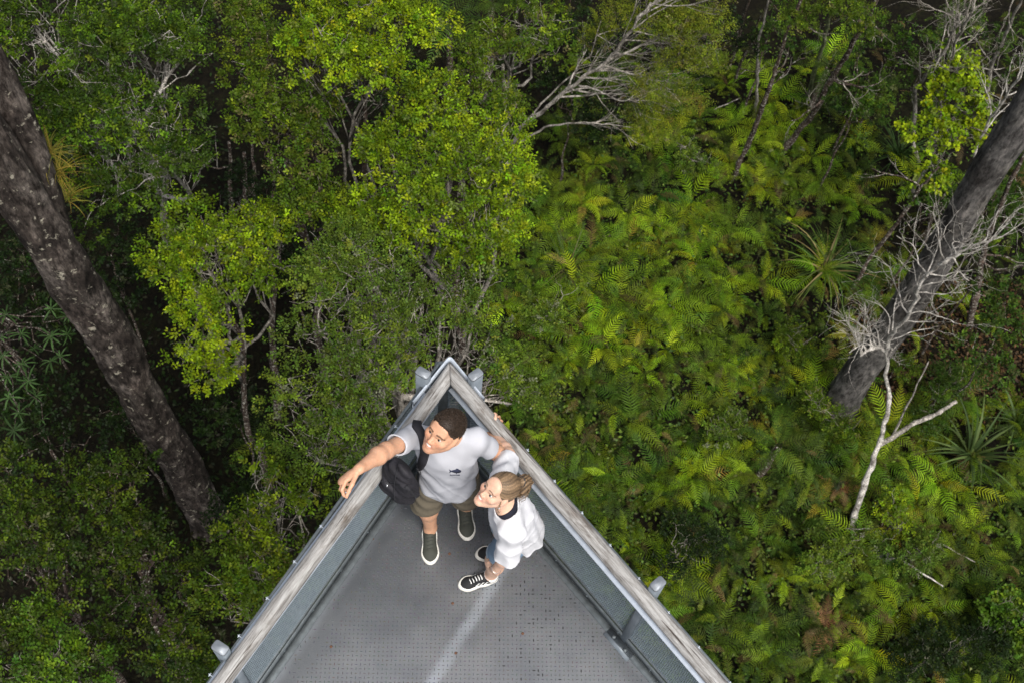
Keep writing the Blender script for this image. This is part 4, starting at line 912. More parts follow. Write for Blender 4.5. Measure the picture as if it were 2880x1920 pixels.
# ------------------------------------------------------------------ people: smooth fields turned into one continuous skin
class Field:
    def __init__(s, lo, hi, h=.004):
        s.lo = np.array(lo, float); s.h = h; s.n = np.ceil((np.array(hi)-s.lo)/h).astype(int)+1
        s.D = np.full(tuple(s.n), .08, np.float32); s.ax = [(s.lo[i]+np.arange(s.n[i])*h).astype(np.float32) for i in range(3)]
    def box(s, lo, hi, m):
        a = np.clip(np.floor((np.array(lo)-m-s.lo)/s.h).astype(int), 0, s.n); b_ = np.clip(np.ceil((np.array(hi)+m-s.lo)/s.h).astype(int)+1, 0, s.n)
        sl = tuple(slice(a[i], b_[i]) for i in range(3))
        g = np.meshgrid(*[s.ax[i][sl[i]] for i in range(3)], indexing='ij', sparse=True)
        return sl, g
    def blend(s, sl, d, k, mode):
        A = s.D[sl]
        if A.size == 0: return
        if mode == 'sub': d = -d; hh = np.maximum(k-np.abs(A-d), 0)/max(k, 1e-6); s.D[sl] = np.maximum(A, d)+hh*hh*k*.25
        else: hh = np.maximum(k-np.abs(A-d), 0)/max(k, 1e-6); s.D[sl] = np.minimum(A, d)-hh*hh*k*.25
    def cap(s, a, b_, ra, rb=None, k=.02, mode='add', sq=None):
        """tapered capsule; sq=(axis, factor): flattened along axis"""
        rb = ra if rb is None else rb; a = np.array(a, np.float32); b_ = np.array(b_, np.float32); R = max(ra, rb)
        sl, g = s.box(np.minimum(a, b_)-R, np.maximum(a, b_)+R, .05)
        p = [g[i]-a[i] for i in range(3)]; ba = b_-a
        f = 1.0
        if sq is not None:
            u = np.array(sq[0], np.float32); u /= np.linalg.norm(u); f = sq[1]
            t = p[0]*u[0]+p[1]*u[1]+p[2]*u[2]; tb = float(ba@u); p = [p[i]+(1/f-1)*u[i]*t for i in range(3)]; ba = ba+(1/f-1)*u*tb
        L = float(ba@ba)+1e-9; t = np.clip((p[0]*ba[0]+p[1]*ba[1]+p[2]*ba[2])/L, 0, 1)
        d = np.sqrt((p[0]-t*ba[0])**2+(p[1]-t*ba[1])**2+(p[2]-t*ba[2])**2)-(ra+(rb-ra)*t)
        s.blend(sl, (d*(.5+.5*f)).astype(np.float32), k, mode)
    def ell(s, c, r, R=None, k=.02, mode='add'):
        """ellipsoid with radii r along the rows of R"""
        R = np.eye(3) if R is None else np.array(R); c = np.array(c); r = np.array(r, float); e = np.max(r)
        sl, g = s.box(c-e, c+e, .05); p = [g[i]-np.float32(c[i]) for i in range(3)]
        q = [(p[0]*np.float32(R[i, 0])+p[1]*np.float32(R[i, 1])+p[2]*np.float32(R[i, 2]))/np.float32(r[i]) for i in range(3)]
        k0 = np.sqrt(q[0]**2+q[1]**2+q[2]**2); k1 = np.sqrt((q[0]/r[0])**2+(q[1]/r[1])**2+(q[2]/r[2])**2)+1e-6
        s.blend(sl, (k0*(k0-1)/k1).astype(np.float32), k, mode)
    def cut(s, p, n, lo=None, hi=None):
        """remove the half space on the side n of p (within a box, if given)"""
        n = np.array(n, float); n /= np.linalg.norm(n)
        lo = s.lo if lo is None else np.array(lo); hi = s.lo+s.n*s.h if hi is None else np.array(hi)
        sl, g = s.box(lo, hi, 0)
        d = (g[0]-p[0])*n[0]+(g[1]-p[1])*n[1]+(g[2]-p[2])*n[2]
        s.D[sl] = np.maximum(s.D[sl], d.astype(np.float32))
    def ripple(s, fn):
        g = np.meshgrid(*s.ax, indexing='ij', sparse=True); s.D += fn(*g).astype(np.float32)
    def shell(s, t): s.D = np.maximum(s.D, -(s.D+t))
    def mesh(s):
        D = s.D; I = D < 0; nx, ny, nz = D.shape
        c = I[:-1, :-1, :-1].astype(np.int8)
        for o in ((0, 0, 1), (0, 1, 0), (0, 1, 1), (1, 0, 0), (1, 0, 1), (1, 1, 0), (1, 1, 1)):
            c = c+I[o[0]:nx-1+o[0], o[1]:ny-1+o[1], o[2]:nz-1+o[2]]
        act = (c > 0) & (c < 8); ijk = np.argwhere(act); idx = np.full(act.shape, -1, np.int32); idx[act] = np.arange(len(ijk))
        offs = np.array([(a, b_, c_) for a in (0, 1) for b_ in (0, 1) for c_ in (0, 1)])
        cv = np.stack([D[ijk[:, 0]+o[0], ijk[:, 1]+o[1], ijk[:, 2]+o[2]] for o in offs], 1)
        acc = np.zeros((len(ijk), 3)); cnt = np.zeros(len(ijk))
        for a in range(8):
            for b_ in range(a+1, 8):
                if np.abs(offs[a]-offs[b_]).sum() != 1: continue
                va, vb = cv[:, a], cv[:, b_]; m_ = (va < 0) != (vb < 0); t = np.where(m_, va/np.where(m_, va-vb, 1), 0)
                acc += np.where(m_[:, None], offs[a]+(offs[b_]-offs[a])*t[:, None], 0); cnt += m_
        V = (ijk+acc/cnt[:, None])*s.h+s.lo
        Q = []
        for ax in range(3):
            u, w = [(1, 2), (2, 0), (0, 1)][ax]
            sa = [slice(None)]*3; sb_ = [slice(None)]*3; sa[ax] = slice(0, -1); sb_[ax] = slice(1, None)
            e = I[tuple(sa)] != I[tuple(sb_)]; P_ = np.argwhere(e); flip = I[tuple(sa)][e]
            ok = (P_[:, u] > 0) & (P_[:, w] > 0) & (P_[:, u] < D.shape[u]-1) & (P_[:, w] < D.shape[w]-1); P_ = P_[ok]; flip = flip[ok]
            du = np.zeros(3, int); du[u] = 1; dw = np.zeros(3, int); dw[w] = 1
            q = np.stack([idx[tuple((P_-a*du-b_*dw).T)] for a, b_ in ((1, 1), (0, 1), (0, 0), (1, 0))], 1)
            q[~flip] = q[~flip][:, ::-1]; Q.append(q)
        return V, np.concatenate(Q)
def field_obj(fl, name, mat, root, tintf=None, smooth_it=0):
    V, Q = fl.mesh()
    Qi = Q
    for _ in range(smooth_it):       # light relaxing of the surface
        acc = np.zeros_like(V); cnt = np.zeros(len(V))
        for a in range(4):
            for b_ in (1, 3):
                np.add.at(acc, Qi[:, a], V[Qi[:, (a+b_) % 4]]); np.add.at(cnt, Qi[:, a], 1)
        V = V*.5+.5*acc/np.maximum(cnt, 1)[:, None]
    t = None if tintf is None else tintf(V)
    base = np.array(root.location)
    return link(name, mesh_np(name, V-base, Q, t, smooth=True), mat, root)
def vmat(name, rough=.6, bstr=.0, bscale=200, sss=0, spec=.4, grain=0.0, gscale=300):
    m, nt, b = newmat(name); c = N(nt, 'ShaderNodeAttribute', attribute_name='tint').outputs['Color']
    if grain: c = mix(nt, 1, c, ramp(nt, noise_out(nt, gscale, 3, .6), [(.3, (1-grain,)*3), (.7, (1+grain,)*3)]), 'MULTIPLY')
    nt.links.new(c, b.inputs['Base Color']); b.inputs['Roughness'].default_value = rough; b.inputs['Specular IOR Level'].default_value = spec
    if sss: b.inputs['Subsurface Weight'].default_value = sss; b.inputs['Subsurface Radius'].default_value = (.02, .008, .004); b.inputs['Subsurface Scale'].default_value = .3
    if bstr: bump(nt, b, noise_out(nt, bscale, 5, .6), bstr, .004)
    return m
M['skin'] = vmat('skin', .48, .12, 260, .12, .4, grain=.09, gscale=70)
M['hair'] = vmat('hair', .55, .6, 260, grain=.45, gscale=260)
M['cloth_tint'] = vmat('cloth', .85, .25, 160, grain=.05, gscale=500, spec=.2)
M['denim'] = vmat('denim', .85, .3, 400, grain=.18, gscale=420, spec=.2)
M['shoe'] = vmat('shoe_fabric', .75, .2, 300, grain=.12, gscale=500, spec=.3)
M['rubber'] = simple('white_rubber', (.72, .7, .64), .55, 0, .08, 60)
M['black_fabric'] = simple('black_backpack_fabric', (.016, .015, .019), .7, 0, .35, 18, .4, 120, .35)
M['black_web'] = simple('black_webbing', (.02, .02, .024), .65, 0, .3, 90, .3, 300, .4)
M['eye'] = vmat('eye', .12)
M['teeth'] = simple('teeth', (.8, .77, .7), .3, 0, .03)
M['ink'] = simple('navy_print', (.018, .022, .05), .8, 0, .2, 200)
M['white_trim'] = simple('white_trim', (.78, .78, .76), .6, 0, .05, 60)
M['buckle'] = simple('black_buckle', (.03, .03, .033), .35, 0, .1, 60)
M['silver'] = simple('silver', (.6, .6, .6), .25, .9, .1, 60)
def V3(*a): return np.array(a, float)
def nz(v): v = np.array(v, float); return v/np.linalg.norm(v)
def frame(Fv, Uv):
    f = nz(Fv); u = nz(np.array(Uv, float)-f*np.dot(f, Uv)); r = np.cross(f, u); return np.stack([r, f, u])   # rows: right, forward, up (person's own right)
def head_prims(fl, c, R, neck, sc=1.0, fem=False, neck_r=.058):
    def w(x, y, z): return c+sc*(x*R[0]+y*R[1]+z*R[2])
    e = lambda x, y, z, rx, ry, rz, k=.02, mode='add': fl.ell(w(x, y, z), np.array([rx, ry, rz])*sc, R, k*sc, mode)
    cp = lambda a, b_, ra, rb=None, k=.02, mode='add': fl.cap(w(*a), w(*b_), ra*sc, (rb or ra)*sc, k*sc, mode)
    j = .88 if fem else 1.0
    e(0, -.012, .028, .077, .098, .09)
    e(0, .028, -.035, .063*j+.004, .066, .078, .03)
    for s in (-1, 1):
        cp((s*.056*j, .0, -.055), (s*.012, .07, -.1), .021 if not fem else .017, .016, .03)
        e(s*.043, .062, -.024, .023, .021, .02, .025)
        e(s*.08, -.008, -.012, .009, .019, .031, .012)
        cp((s*.034, .0855, .02), (s*.014, .0905, .018), .0085 if not fem else .006, .009, .016)
    e(0, .07, -.098, .021*j, .019, .017, .025)
    e(0, .078, .05, .05, .02, .04, .03)
    for s in (-1, 1):
        e(s*.0315, .098, -.0005, .0155, .0135, .0068, .012, 'sub')
    cp((0, .087, .008), (0, .107, -.033), .0075, .0115 if not fem else .009, .014)
    for s in (-1, 1): e(s*.0115, .098, -.0385, .0075, .0095, .007, .008)
    for s in (-1, 1): cp((0, .088, -.0595), (s*.027, .0785, -.055), .0068, .005, .009); cp((0, .0885, -.0755), (s*.024, .0795, -.0625), .0072, .0055, .009)
    e(0, .102, -.0655, .028, .0145, .0072, .004, 'sub')
    fl.cap(w(0, -.022, -.05), neck, neck_r*sc, neck_r*1.08*sc, .03)
    return w
def hand(fl, wrist, fd, pn, ts, curl=(.35, .7, .55), sc=1., spread=.0, thumb_curl=.5):
    """palm and five separate fingers: fd finger direction, pn palm normal, ts side of the thumb"""
    fd, pn = nz(fd), nz(pn); pn = nz(pn-fd*np.dot(fd, pn)); ts = nz(np.array(ts)-fd*np.dot(fd, ts)-pn*np.dot(pn, ts)); wrist = np.array(wrist)
    fl.cap(wrist, wrist+fd*.05*sc, .024*sc, .03*sc, .02, sq=(pn, .62)); fl.cap(wrist+fd*.05*sc, wrist+fd*.082*sc, .032*sc, .034*sc, .014, sq=(pn, .45))
    for i, (o, L) in enumerate(((.031, .92), (.011, 1.0), (-.01, .94), (-.03, .76))):
        p = wrist+fd*(.082-abs(o-.005)*.25)*sc+ts*o*sc; d = nz(fd+ts*spread*(o/.03)); ang = 0
        for a, l, r in zip(curl, (.044, .027, .021), (.0092, .0084, .0074)):
            ang += a*(1+.12*(i-1)); q = p+(d*math.cos(ang)+pn*math.sin(ang))*l*L*sc; fl.cap(p, q, r*sc, r*.92*sc, .005); p = q
    p = wrist+fd*.025*sc+ts*.027*sc+pn*.006*sc; d = nz(fd*.75+ts*.75+pn*.25)
    for a, l, r in ((0, .045, .0115), (thumb_curl, .031, .0095), (thumb_curl, .024, .0085)):
        d = nz(d+(fd*.6-ts*.5+pn*.5)*a*.8); q = p+d*l*sc; fl.cap(p, q, r*sc, r*.92*sc, .008); p = q
def eyes(c, R, sc, root, iris, gaze=(0, 0)):
    for s in (-1, 1):
        p = c+sc*(s*.0315*R[0]+.0775*R[1]-.0005*R[2]); r = .0122*sc; ns, ng = 12, 16; V, T = [], []
        g = nz(R[1]+gaze[0]*R[0]+gaze[1]*R[2]); a = nz(np.cross(g, R[2])); b_ = np.cross(a, g)
        for i in range(ns+1):
            th = math.pi*i/ns
            for j in range(ng):
                ph = 2*math.pi*j/ng; V.append(p+r*(g*math.cos(th)+(a*math.cos(ph)+b_*math.sin(ph))*math.sin(th)))
                T.append((.01, .01, .01) if th < .34 else iris if th < .62 else (.5, .47, .44))
        F_ = np.array([(i*ng+j, i*ng+(j+1) % ng, (i+1)*ng+(j+1) % ng, (i+1)*ng+j) for i in range(ns) for j in range(ng)])
        link('eye', mesh_np('eye', np.array(V)-np.array(root.location), F_, np.array(T), True), M['eye'], root)
def teeth(c, R, sc, root, wide=.024):
    mb = MB(); n = 9; rows = []
    for i in range(n):
        x = -wide+2*wide*i/(n-1); y = .0935-(x/wide)**2*.009; zc = -.0645+(x/wide)**2*.006
        for dz in (-.0052*(1-.75*(x/wide)**2), .0056*(1-.5*(x/wide)**2)): rows.append(Vector(c+sc*(x*R[0]+y*R[1]+(zc+dz)*R[2])-np.array(root.location)))
    back = [v-Vector(R[1])*.004 for v in rows]
    mb.add(rows+back, [(2*i, 2*i+2, 2*i+3, 2*i+1) for i in range(n-1)]+[(2*n+2*i, 2*n+2*i+1, 2*n+2*i+3, 2*n+2*i+2) for i in range(n-1)]); mb.build('teeth', M['teeth'], root)
def skin_tint(c, R, sc, base, brow, fem=False, stubble=0., lip=(.45, .16, .13)):
    base = np.array(base)
    def f(V):
        q = (V-c)@R.T/sc; x, y, z = q[:, 0], q[:, 1], q[:, 2]; ax = np.abs(x)
        T = np.tile(base, (len(V), 1)); inhead = (np.linalg.norm(q, axis=1) < .15)
        def blend(wt, colr):
            nonlocal T; wt = np.clip(wt, 0, 1)[:, None]*inhead[:, None]; T = T*(1-wt)+np.array(colr)*wt
        front = (y > .045)
        ck = np.exp(-(((ax-.042)/.022)**2+((z+.03)/.022)**2))*front; blend(.35*ck, base*np.array([1.12, .72, .68]))
        ns_ = np.exp(-((x/.014)**2+((z+.03)/.02)**2))*(y > .08); blend(.25*ns_, base*np.array([1.12, .75, .7]))
        if stubble: blend(stubble*np.clip((-.04-z)/.03, 0, 1)*(y > -.03)*(z > -.13), base*np.array([.62, .58, .6]))
        lipw = np.exp(-((x/.028)**4+((z+.0665-7*x*x)/.0105)**2))*(y > .06); blend(.8*lipw, lip)
        bz = .0255+.003*np.clip((ax-.012)/.02, 0, 1)-.014*np.clip((ax-.034)/.02, 0, 1)**1.5
        bw = ((ax > .011) & (ax < .053) & (np.abs(z-bz) < (.0052 if not fem else .0036)) & (y > .05)); blend(.85*bw, brow)
        lid = np.exp(-(((ax-.0315)/.017)**4+((z-.0065)/.0035)**2))*(y > .06); blend((.75 if fem else .6)*lid, np.array(brow)*.6)
        und = np.exp(-(((ax-.0315)/.016)**4+((z+.009)/.004)**2))*(y > .06); blend(.3*und, base*.55)
        T *= 1+.04*np.sin(V[:, :1]*90)*np.sin(V[:, 1:2]*110+1)
        return T
    return f
def const_tint(colr, amp=.05):
    def f(V):
        n = np.sin(V[:, 0]*61+V[:, 1]*37)*np.sin(V[:, 2]*53+V[:, 1]*29); return np.array(colr)*(1+amp*n[:, None])
    return f
def shoe(root, toe, heel, upper_c, sole_c, canvas=False, stripes=False, H=.09, tagc=None):
    toe, heel = np.array(toe, float), np.array(heel, float); d = nz(toe-heel); L = np.linalg.norm(toe-heel); s = np.cross(d, V3(0, 0, 1)); Zv = V3(0, 0, 1); Rm = np.stack([d, s, Zv])
    lo, hi = np.minimum(toe, heel)-.09, np.maximum(toe, heel)+.09; lo[2] = -.01; hi[2] = .16
    w = L/.29
    f = Field(lo, hi, .0035)
    f.cap(heel+d*.042*w+Zv*.0, heel+d*.10*w, .036*w, .038*w, .02); f.cap(heel+d*.10*w, toe-d*.075*w, .038*w, .049*w, .03); f.ell(toe-d*.072*w, (.07*w, .0475*w, .04*w), Rm, .02)
    so = Field(lo, hi, .0035); so.D = f.D.copy()-.0035
    so.cut((0, 0, .024), (0, 0, 1)); so.cut((0, 0, .003), (0, 0, -1))
    sole = field_obj(so, 'sole', M['rubber'], root)
    f.D[:] = np.where(f.D > .05, .05, f.D)
    f.cap(heel+d*.05*w+Zv*.03, heel+d*.055*w+Zv*H, .036*w, .034*w, .03); f.cap(heel+d*.075*w+Zv*(H-.01), heel+d*.15*w+Zv*.05, .034*w, .035*w, .03)
    f.cut((0, 0, .022), (0, 0, -1)); f.cut(tuple(heel+d*.05*w+Zv*(H+.004)), tuple(Zv+d*-.35))
    up = field_obj(f, 'shoe_upper', M['shoe'], root, const_tint(upper_c, .08), 1)
    base = np.array(root.location)
    lace = MB()
    me = up.data; ubv = BVHTree.FromPolygons([v.co for v in me.vertices], [p.vertices[:] for p in me.polygons])
    for k in range(5):
        q_ = []
        for sd in (-1, -.35, .35, 1):
            h_ = ubv.ray_cast(Vector(heel+d*(.125+.019*k+.004*(sd > 0))*w+s*sd*.019*w+Zv*.3-base), Vector((0, 0, -1)))
            if h_[0]: q_.append(h_[0]+Vector((0, 0, .0012)))
        if len(q_) > 2: lace.tube(q_, .0032 if stripes else .0026, 5)
    lace.build('lace', M['white_trim'] if stripes else M['lace_dark'], up)
    if tagc is not None:
        mb = MB(); c = heel+d*.105*w+Zv*(H+.006); mb.box(c-base, d, s, nz(Zv), .012, .011, .002); mb.build('tongue_tag', M['white_trim'], up)
    if stripes:
        me = up.data; bvh = BVHTree.FromPolygons([v.co for v in me.vertices], [p.vertices[:] for p in me.polygons])
        for sd in (-1, 1):
            for k in range(3):
                mb = MB(); pts = []
                for i in range(7):
                    t = i/6; src = heel+d*(.088+.03*k+.024*(1-t))*w+Zv*(.026+.034*t)+s*sd*.12; hit = bvh.ray_cast(Vector(src-base), Vector(-s*sd))
                    if hit[0]: pts.append((hit[0]+hit[1]*.0018, hit[1]))
                v = []; hw = Vector(d)*.0062
                for p, nn in pts: v += [p-hw, p+hw, p+hw-nn*.003, p-hw-nn*.003]
                n = len(pts)
                if n > 1:
                    mb.add(v, [(4*i+j, 4*i+(j+1) % 4, 4*i+4+(j+1) % 4, 4*i+4+j) for i in range(n-1) for j in range(4)]+[(0, 3, 2, 1)]); mb.build('stripe', M['white_trim'], up)
    return up
from mathutils.bvhtree import BVHTree
M['lace_dark'] = simple('dark_lace', (.035, .038, .033), .8, 0, .2, 200)

# ---------------------------------------------------------------- the man
ml = Vector((-.25, 2.48, 0)); man = empty('person', ml); tag(man, 'man in pale grey t-shirt and olive shorts pointing over the log handrail', 'person')
mp = dict(pel=V3(-.25, 2.475, .95), chest=V3(-.268, 2.45, 1.28), neck=V3(-.262, 2.455, 1.49), head=V3(-.272, 2.382, 1.685), shR=V3(-.43, 2.44, 1.44), shL=V3(-.122, 2.48, 1.40),
          elR=V3(-.545, 2.25, 1.655), wrR=V3(-.638, 2.075, 1.815), elL=V3(.0, 2.52, 1.17), wrL=V3(-.065, 2.715, .94), hipR=V3(-.345, 2.475, .9), hipL=V3(-.16, 2.485, .9),
          knR=V3(-.372, 2.43, .5), knL=V3(-.15, 2.50, .5), anR=V3(-.345, 2.425, .09), anL=V3(-.147, 2.6, .09))
mR = frame((-.50, -.64, .58), (0.02, 0, 1)); mfw = nz(V3(-.06, -1, 0)); msd = np.cross(mfw, V3(0, 0, 1))
def man_body():
    f = Field((-.80, 1.88, 0), (.12, 3.0, 1.93), .0042); p = mp
    f.cap(p['pel'], p['chest'], .108, .132, .05, sq=(mfw, .68)); f.cap(p['chest'], p['neck']-V3(0, 0, .06), .132, .085, .05, sq=(mfw, .62)); f.cap(p['shR']-V3(0, 0, .02), p['shL']-V3(0, 0, .02), .048, .048, .05)
    f.cap(p['neck']-V3(0, 0, .02), p['shR'], .04, .046, .04); f.cap(p['neck']-V3(0, 0, .02), p['shL'], .04, .046, .04)
    for s in 'RL':
        f.cap(p['sh'+s], p['el'+s], .048, .039, .03); mid = p['el'+s]*.7+p['wr'+s]*.3
        f.cap(p['el'+s], mid, .041, .043, .025); f.cap(mid, p['wr'+s], .042, .026, .025)
        f.cap(p['hip'+s], p['kn'+s], .074, .058, .05); f.cap(p['kn'+s], p['kn'+s]*.6+p['an'+s]*.4+V3(0, .015, 0), .058, .056, .03); f.cap(p['kn'+s]*.6+p['an'+s]*.4+V3(0, .015, 0), p['an'+s], .055, .036, .03); f.cap(p['an'+s], p['an'+s]-V3(0, 0, .05)+mfw*.03, .036, .034, .03)
    head_prims(f, p['head'], mR, p['neck'], .97)
    hand(f, p['wrR'], (-.66, -.52, -.3), (.1, -.75, -.8), (.75, -.6, .2), (.55, .85, .6), 1.06, .25)
    rd = np.array(RRd); no = np.array(nR)
    hand(f, p['wrL'], no*.8-rd*.15, V3(0, 0, 1), -rd, (.75, 1.0, .4), 1.0, .05)
    return f
field_obj(man_body(), 'body', M['skin'], man, skin_tint(mp['head'], mR, .97, (.58, .32, .2), (.055, .03, .018), False, .5, (.4, .17, .13)), 1)
eyes(mp['head'], mR, .97, man, (.07, .05, .03), (.15, .1)); teeth(mp['head'], mR, .97, man)
def hair_man():
    c, R = mp['head'], mR; f = Field(c-.17, c+.17, .0035)
    w = lambda x, y, z: c+.97*(x*R[0]+y*R[1]+z*R[2])
    f.ell(w(0, -.012, .032), np.array([.0800, .1015, .0955])*.97, R, .02); f.ell(w(0, .05, .075), np.array([.055, .04, .04])*.97, R, .03)
    g = np.meshgrid(*f.ax, indexing='ij'); q = [(sum((g[i]-c[i])*R[j, i] for i in range(3)))/.97 for j in range(3)]
    hl = .008+.62*np.clip(q[1], -.2, .2)-.5*np.clip(np.abs(q[0])-.06, 0, .1)*(q[1] > .0)+.035*np.exp(-((q[1]+.005)/.022)**2)*(np.abs(q[0]) > .06)
    f.D = np.maximum(f.D, (hl-q[2]+.004*np.sin(g[0]*420)*np.sin(g[1]*390)).astype(np.float32)*.8)
    f.D += (.0016*np.sin(g[0]*520+g[2]*300)*np.sin(g[1]*480+g[2]*210)).astype(np.float32)
    def tf(V):
        q = (V-c)@R.T; side = np.clip((.085-q[:, 2])/.09, 0, 1)[:, None]; n = (np.sin(V[:, 0]*300)*np.sin(V[:, 1]*330)*np.sin(V[:, 2]*310))[:, None]
        return np.array((.032, .02, .013))*(1+.35*n)*(1-side*.0)+side*np.array((.02, .014, .01))
    return f, tf
f, tf = hair_man(); hm = field_obj(f, 'hair', M['hair'], man, tf)
def fuzz(o, c, R, n, L, colr, seed, lo=-.2):
    """short cropped hairs standing on the hair cap"""
    rg = np.random.default_rng(seed); me = o.data; k = len(me.vertices); co = np.empty(k*3, np.float32); me.vertices.foreach_get('co', co); co = co.reshape(-1, 3)
    no = np.empty(k*3, np.float32); me.vertices.foreach_get('normal', no); no = no.reshape(-1, 3); rad_ = unit(co-(np.array(c)-np.array(o.parent.location))); hl_ = (co-(np.array(c)-np.array(o.parent.location)))@np.array(R).T; okv = np.where(((no*rad_).sum(1) > .55) & (hl_[:, 2] > .02+.66*hl_[:, 1]))[0]; i = okv[rg.integers(len(okv), size=n)]; p = co[i]; d = unit(no[i]+.45*rg.normal(size=(n, 3))+np.array(R[1])*.25)
    s = unit(np.cross(d, rg.normal(size=(n, 3))))*.0011; Ls = (L*rg.uniform(.5, 1.2, n))[:, None]
    v = np.stack([p-s, p+s, p+d*Ls], 1).reshape(-1, 3); t = np.repeat(np.array(colr)*np.exp(.35*rg.normal(size=(n, 1))), 3, 0)
    h_ = link('cropped_hairs', mesh_np('cropped_hairs', v, np.arange(3*n).reshape(n, 3), t), M['hair'], o); h_['kind'] = 'stuff'
fuzz(hm, mp['head'], mR, 9000, .0075, (.034, .022, .014), 3)
def tee_man():
    f = Field((-.66, 2.12, .66), (.08, 2.72, 1.62), .004); p = mp
    f.cap(p['pel']+V3(-.005, -.012, -.12), p['chest'], .164, .154, .05, sq=(mfw, .76)); f.cap(p['chest'], p['neck']-V3(0, 0, .05), .15, .092, .05, sq=(mfw, .66))
    f.cap(p['shR']-V3(0, 0, .02), p['shL']-V3(0, 0, .02), .058, .058, .05); f.cap(p['neck']-V3(0, 0, .03), p['shR'], .04, .056, .04); f.cap(p['neck']-V3(0, 0, .03), p['shL'], .04, .056, .04)
    for s in 'RL':
        e = p['sh'+s]*.36+p['el'+s]*.64; f.cap(p['sh'+s], e+(e-p['sh'+s])*.5, .056, .059, .03)
    g_ = lambda x, y, z: .004*np.sin((x*.8+z*.55)*46+3*np.sin(y*8+z*5))*np.clip((1.42-z)*4, 0, 1)+.0035*np.sin(x*38+z*21+2*np.sin(z*9))*np.sin(y*17+z*13)+.0028*np.sin((x-.35*z)*55+y*20)+.003*np.sin(z*26+x*30+1.5*np.sin(x*14))*np.clip((1.3-z)*3, 0, 1)
    rg_ = lambda ph: (1-np.abs(np.sin(ph)))**2.2
    f.ripple(g_)
    f.ripple(lambda x, y, z: -.007*rg_((x*.75+z*.7)*17+1.6*np.sin(y*6+x*5))*np.clip((1.40-z)*3.2, 0, 1)-.006*rg_((x*.8-z*.6)*14+.8+1.4*np.sin(z*5+y*7))*np.clip((1.34-z)*3, 0, 1)*np.clip((x+.34)*6, 0, 1)-.005*rg_(z*21+x*13+2*np.sin(x*9))*np.clip((1.0-z)*4, 0, 1))
    f.shell(.009)
    for s in 'RL':
        d = nz(p['el'+s]-p['sh'+s]); e = p['sh'+s]*.36+p['el'+s]*.64; lo, hi = e-.16, e+.16
        if s == 'L': lo[0] = -.05
        else: hi[0] = -.44
        f.cut(e, d, lo, hi)
    f.cut((0, 2.4, .765), (0, .12, -1))
    nc = p['neck']+V3(-.004, -.012, .01); f.ell(nc+V3(0, -.02, .02), (.084, .092, .062), np.eye(3), .01, 'sub')
    return f
tee = field_obj(tee_man(), 't_shirt', M['cloth_tint'], man, const_tint((.44, .445, .48), .02), 1)
def shorts_man():
    f = Field((-.55, 2.2, .42), (.04, 2.76, 1.02), .0045); p = mp
    f.cap(p['pel']-V3(0, 0, .02), p['pel']+V3(0, 0, .03), .128, .125, .05, sq=(mfw, .8))
    for s in 'RL': f.cap(p['hip'+s]*.8+p['pel']*.2, p['kn'+s], .094, .094, .03)
    f.ripple(lambda x, y, z: .004*np.sin(x*30+z*16)*np.sin(y*24+z*22)+.003*np.sin(z*60+x*25))
    f.shell(.011); f.cut((0, 0, .5), (0, 0, -1)); return f
field_obj(shorts_man(), 'shorts', M['cloth_tint'], man, const_tint((.135, .115, .083), .06), 1)
olive = (.05, .053, .043)
tR = np.array(at(1211, 1588, 0)); hR = tR-nz(tR-np.array(at(1207, 1478, 0)))*.295
tL = np.array(at(1316, 1520, 0)); hL = tL-nz(tL-np.array(at(1306, 1428, 0)))*.295
for t, h in ((tR, hR), (tL, hL)): t[2] = h[2] = .002; shoe(man, t, h, olive, None, H=.078, tagc=1)

# surfaces of the shirt, for the print and the strap that lie on it
from mathutils.bvhtree import BVHTree
def bvh_of(o): return BVHTree.FromPolygons([v.co+o.parent.location for v in o.data.vertices], [p.vertices[:] for p in o.data.polygons])
tb = bvh_of(tee)
def on_shirt(px, py, off=.002):
    h = tb.ray_cast(Vector((0, 0, CAM_H)), ray(px, py).normalized())
    if h[0] is None: return None, None
    n = h[1] if h[1].dot(ray(px, py)) < 0 else -h[1]
    return h[0]+n*off, n
def decal(name, polys, mat, parent):
    mb = MB()
    for poly in polys:
        top = [on_shirt(x, y, .0022)[0] for x, y in poly]
        if any(t is None for t in top): continue
        bot = [on_shirt(x, y, -.003)[0] for x, y in poly]; n = len(top); c = on_shirt(sum(x for x, _ in poly)/n, sum(y for _, y in poly)/n, .0035)[0]; o = mb.n
        mb.add([v-man.location for v in top+bot+[c]], [(n+i, n+(i+1) % n, (i+1) % n, i) for i in range(n)], [(i, (i+1) % n, 2*n) for i in range(n)])
    if mb.n: return mb.build(name, mat, parent)
fish = [(1267+14*(1+math.cos(t))+2, 1323.5-.02*0+4.6*math.sin(t)*(1+.25*math.cos(t))) for t in np.linspace(0, 2*math.pi, 17)[:-1]]
decal('fish_print', [fish, [(1272, 1323.5), (1263, 1318.5), (1265.5, 1323.5), (1263, 1328)], [(1280, 1319.5), (1284, 1316), (1289, 1317), (1291, 1320)], [(1281, 1327.5), (1283, 1330.5), (1286, 1328)]], M['ink'], tee)
decal('print_lettering', [[(x, 1333), (x+1.9, 1333), (x+1.9, 1335.4), (x, 1335.4)] for x in np.arange(1266, 1292, 3.1)], M['ink'], tee)

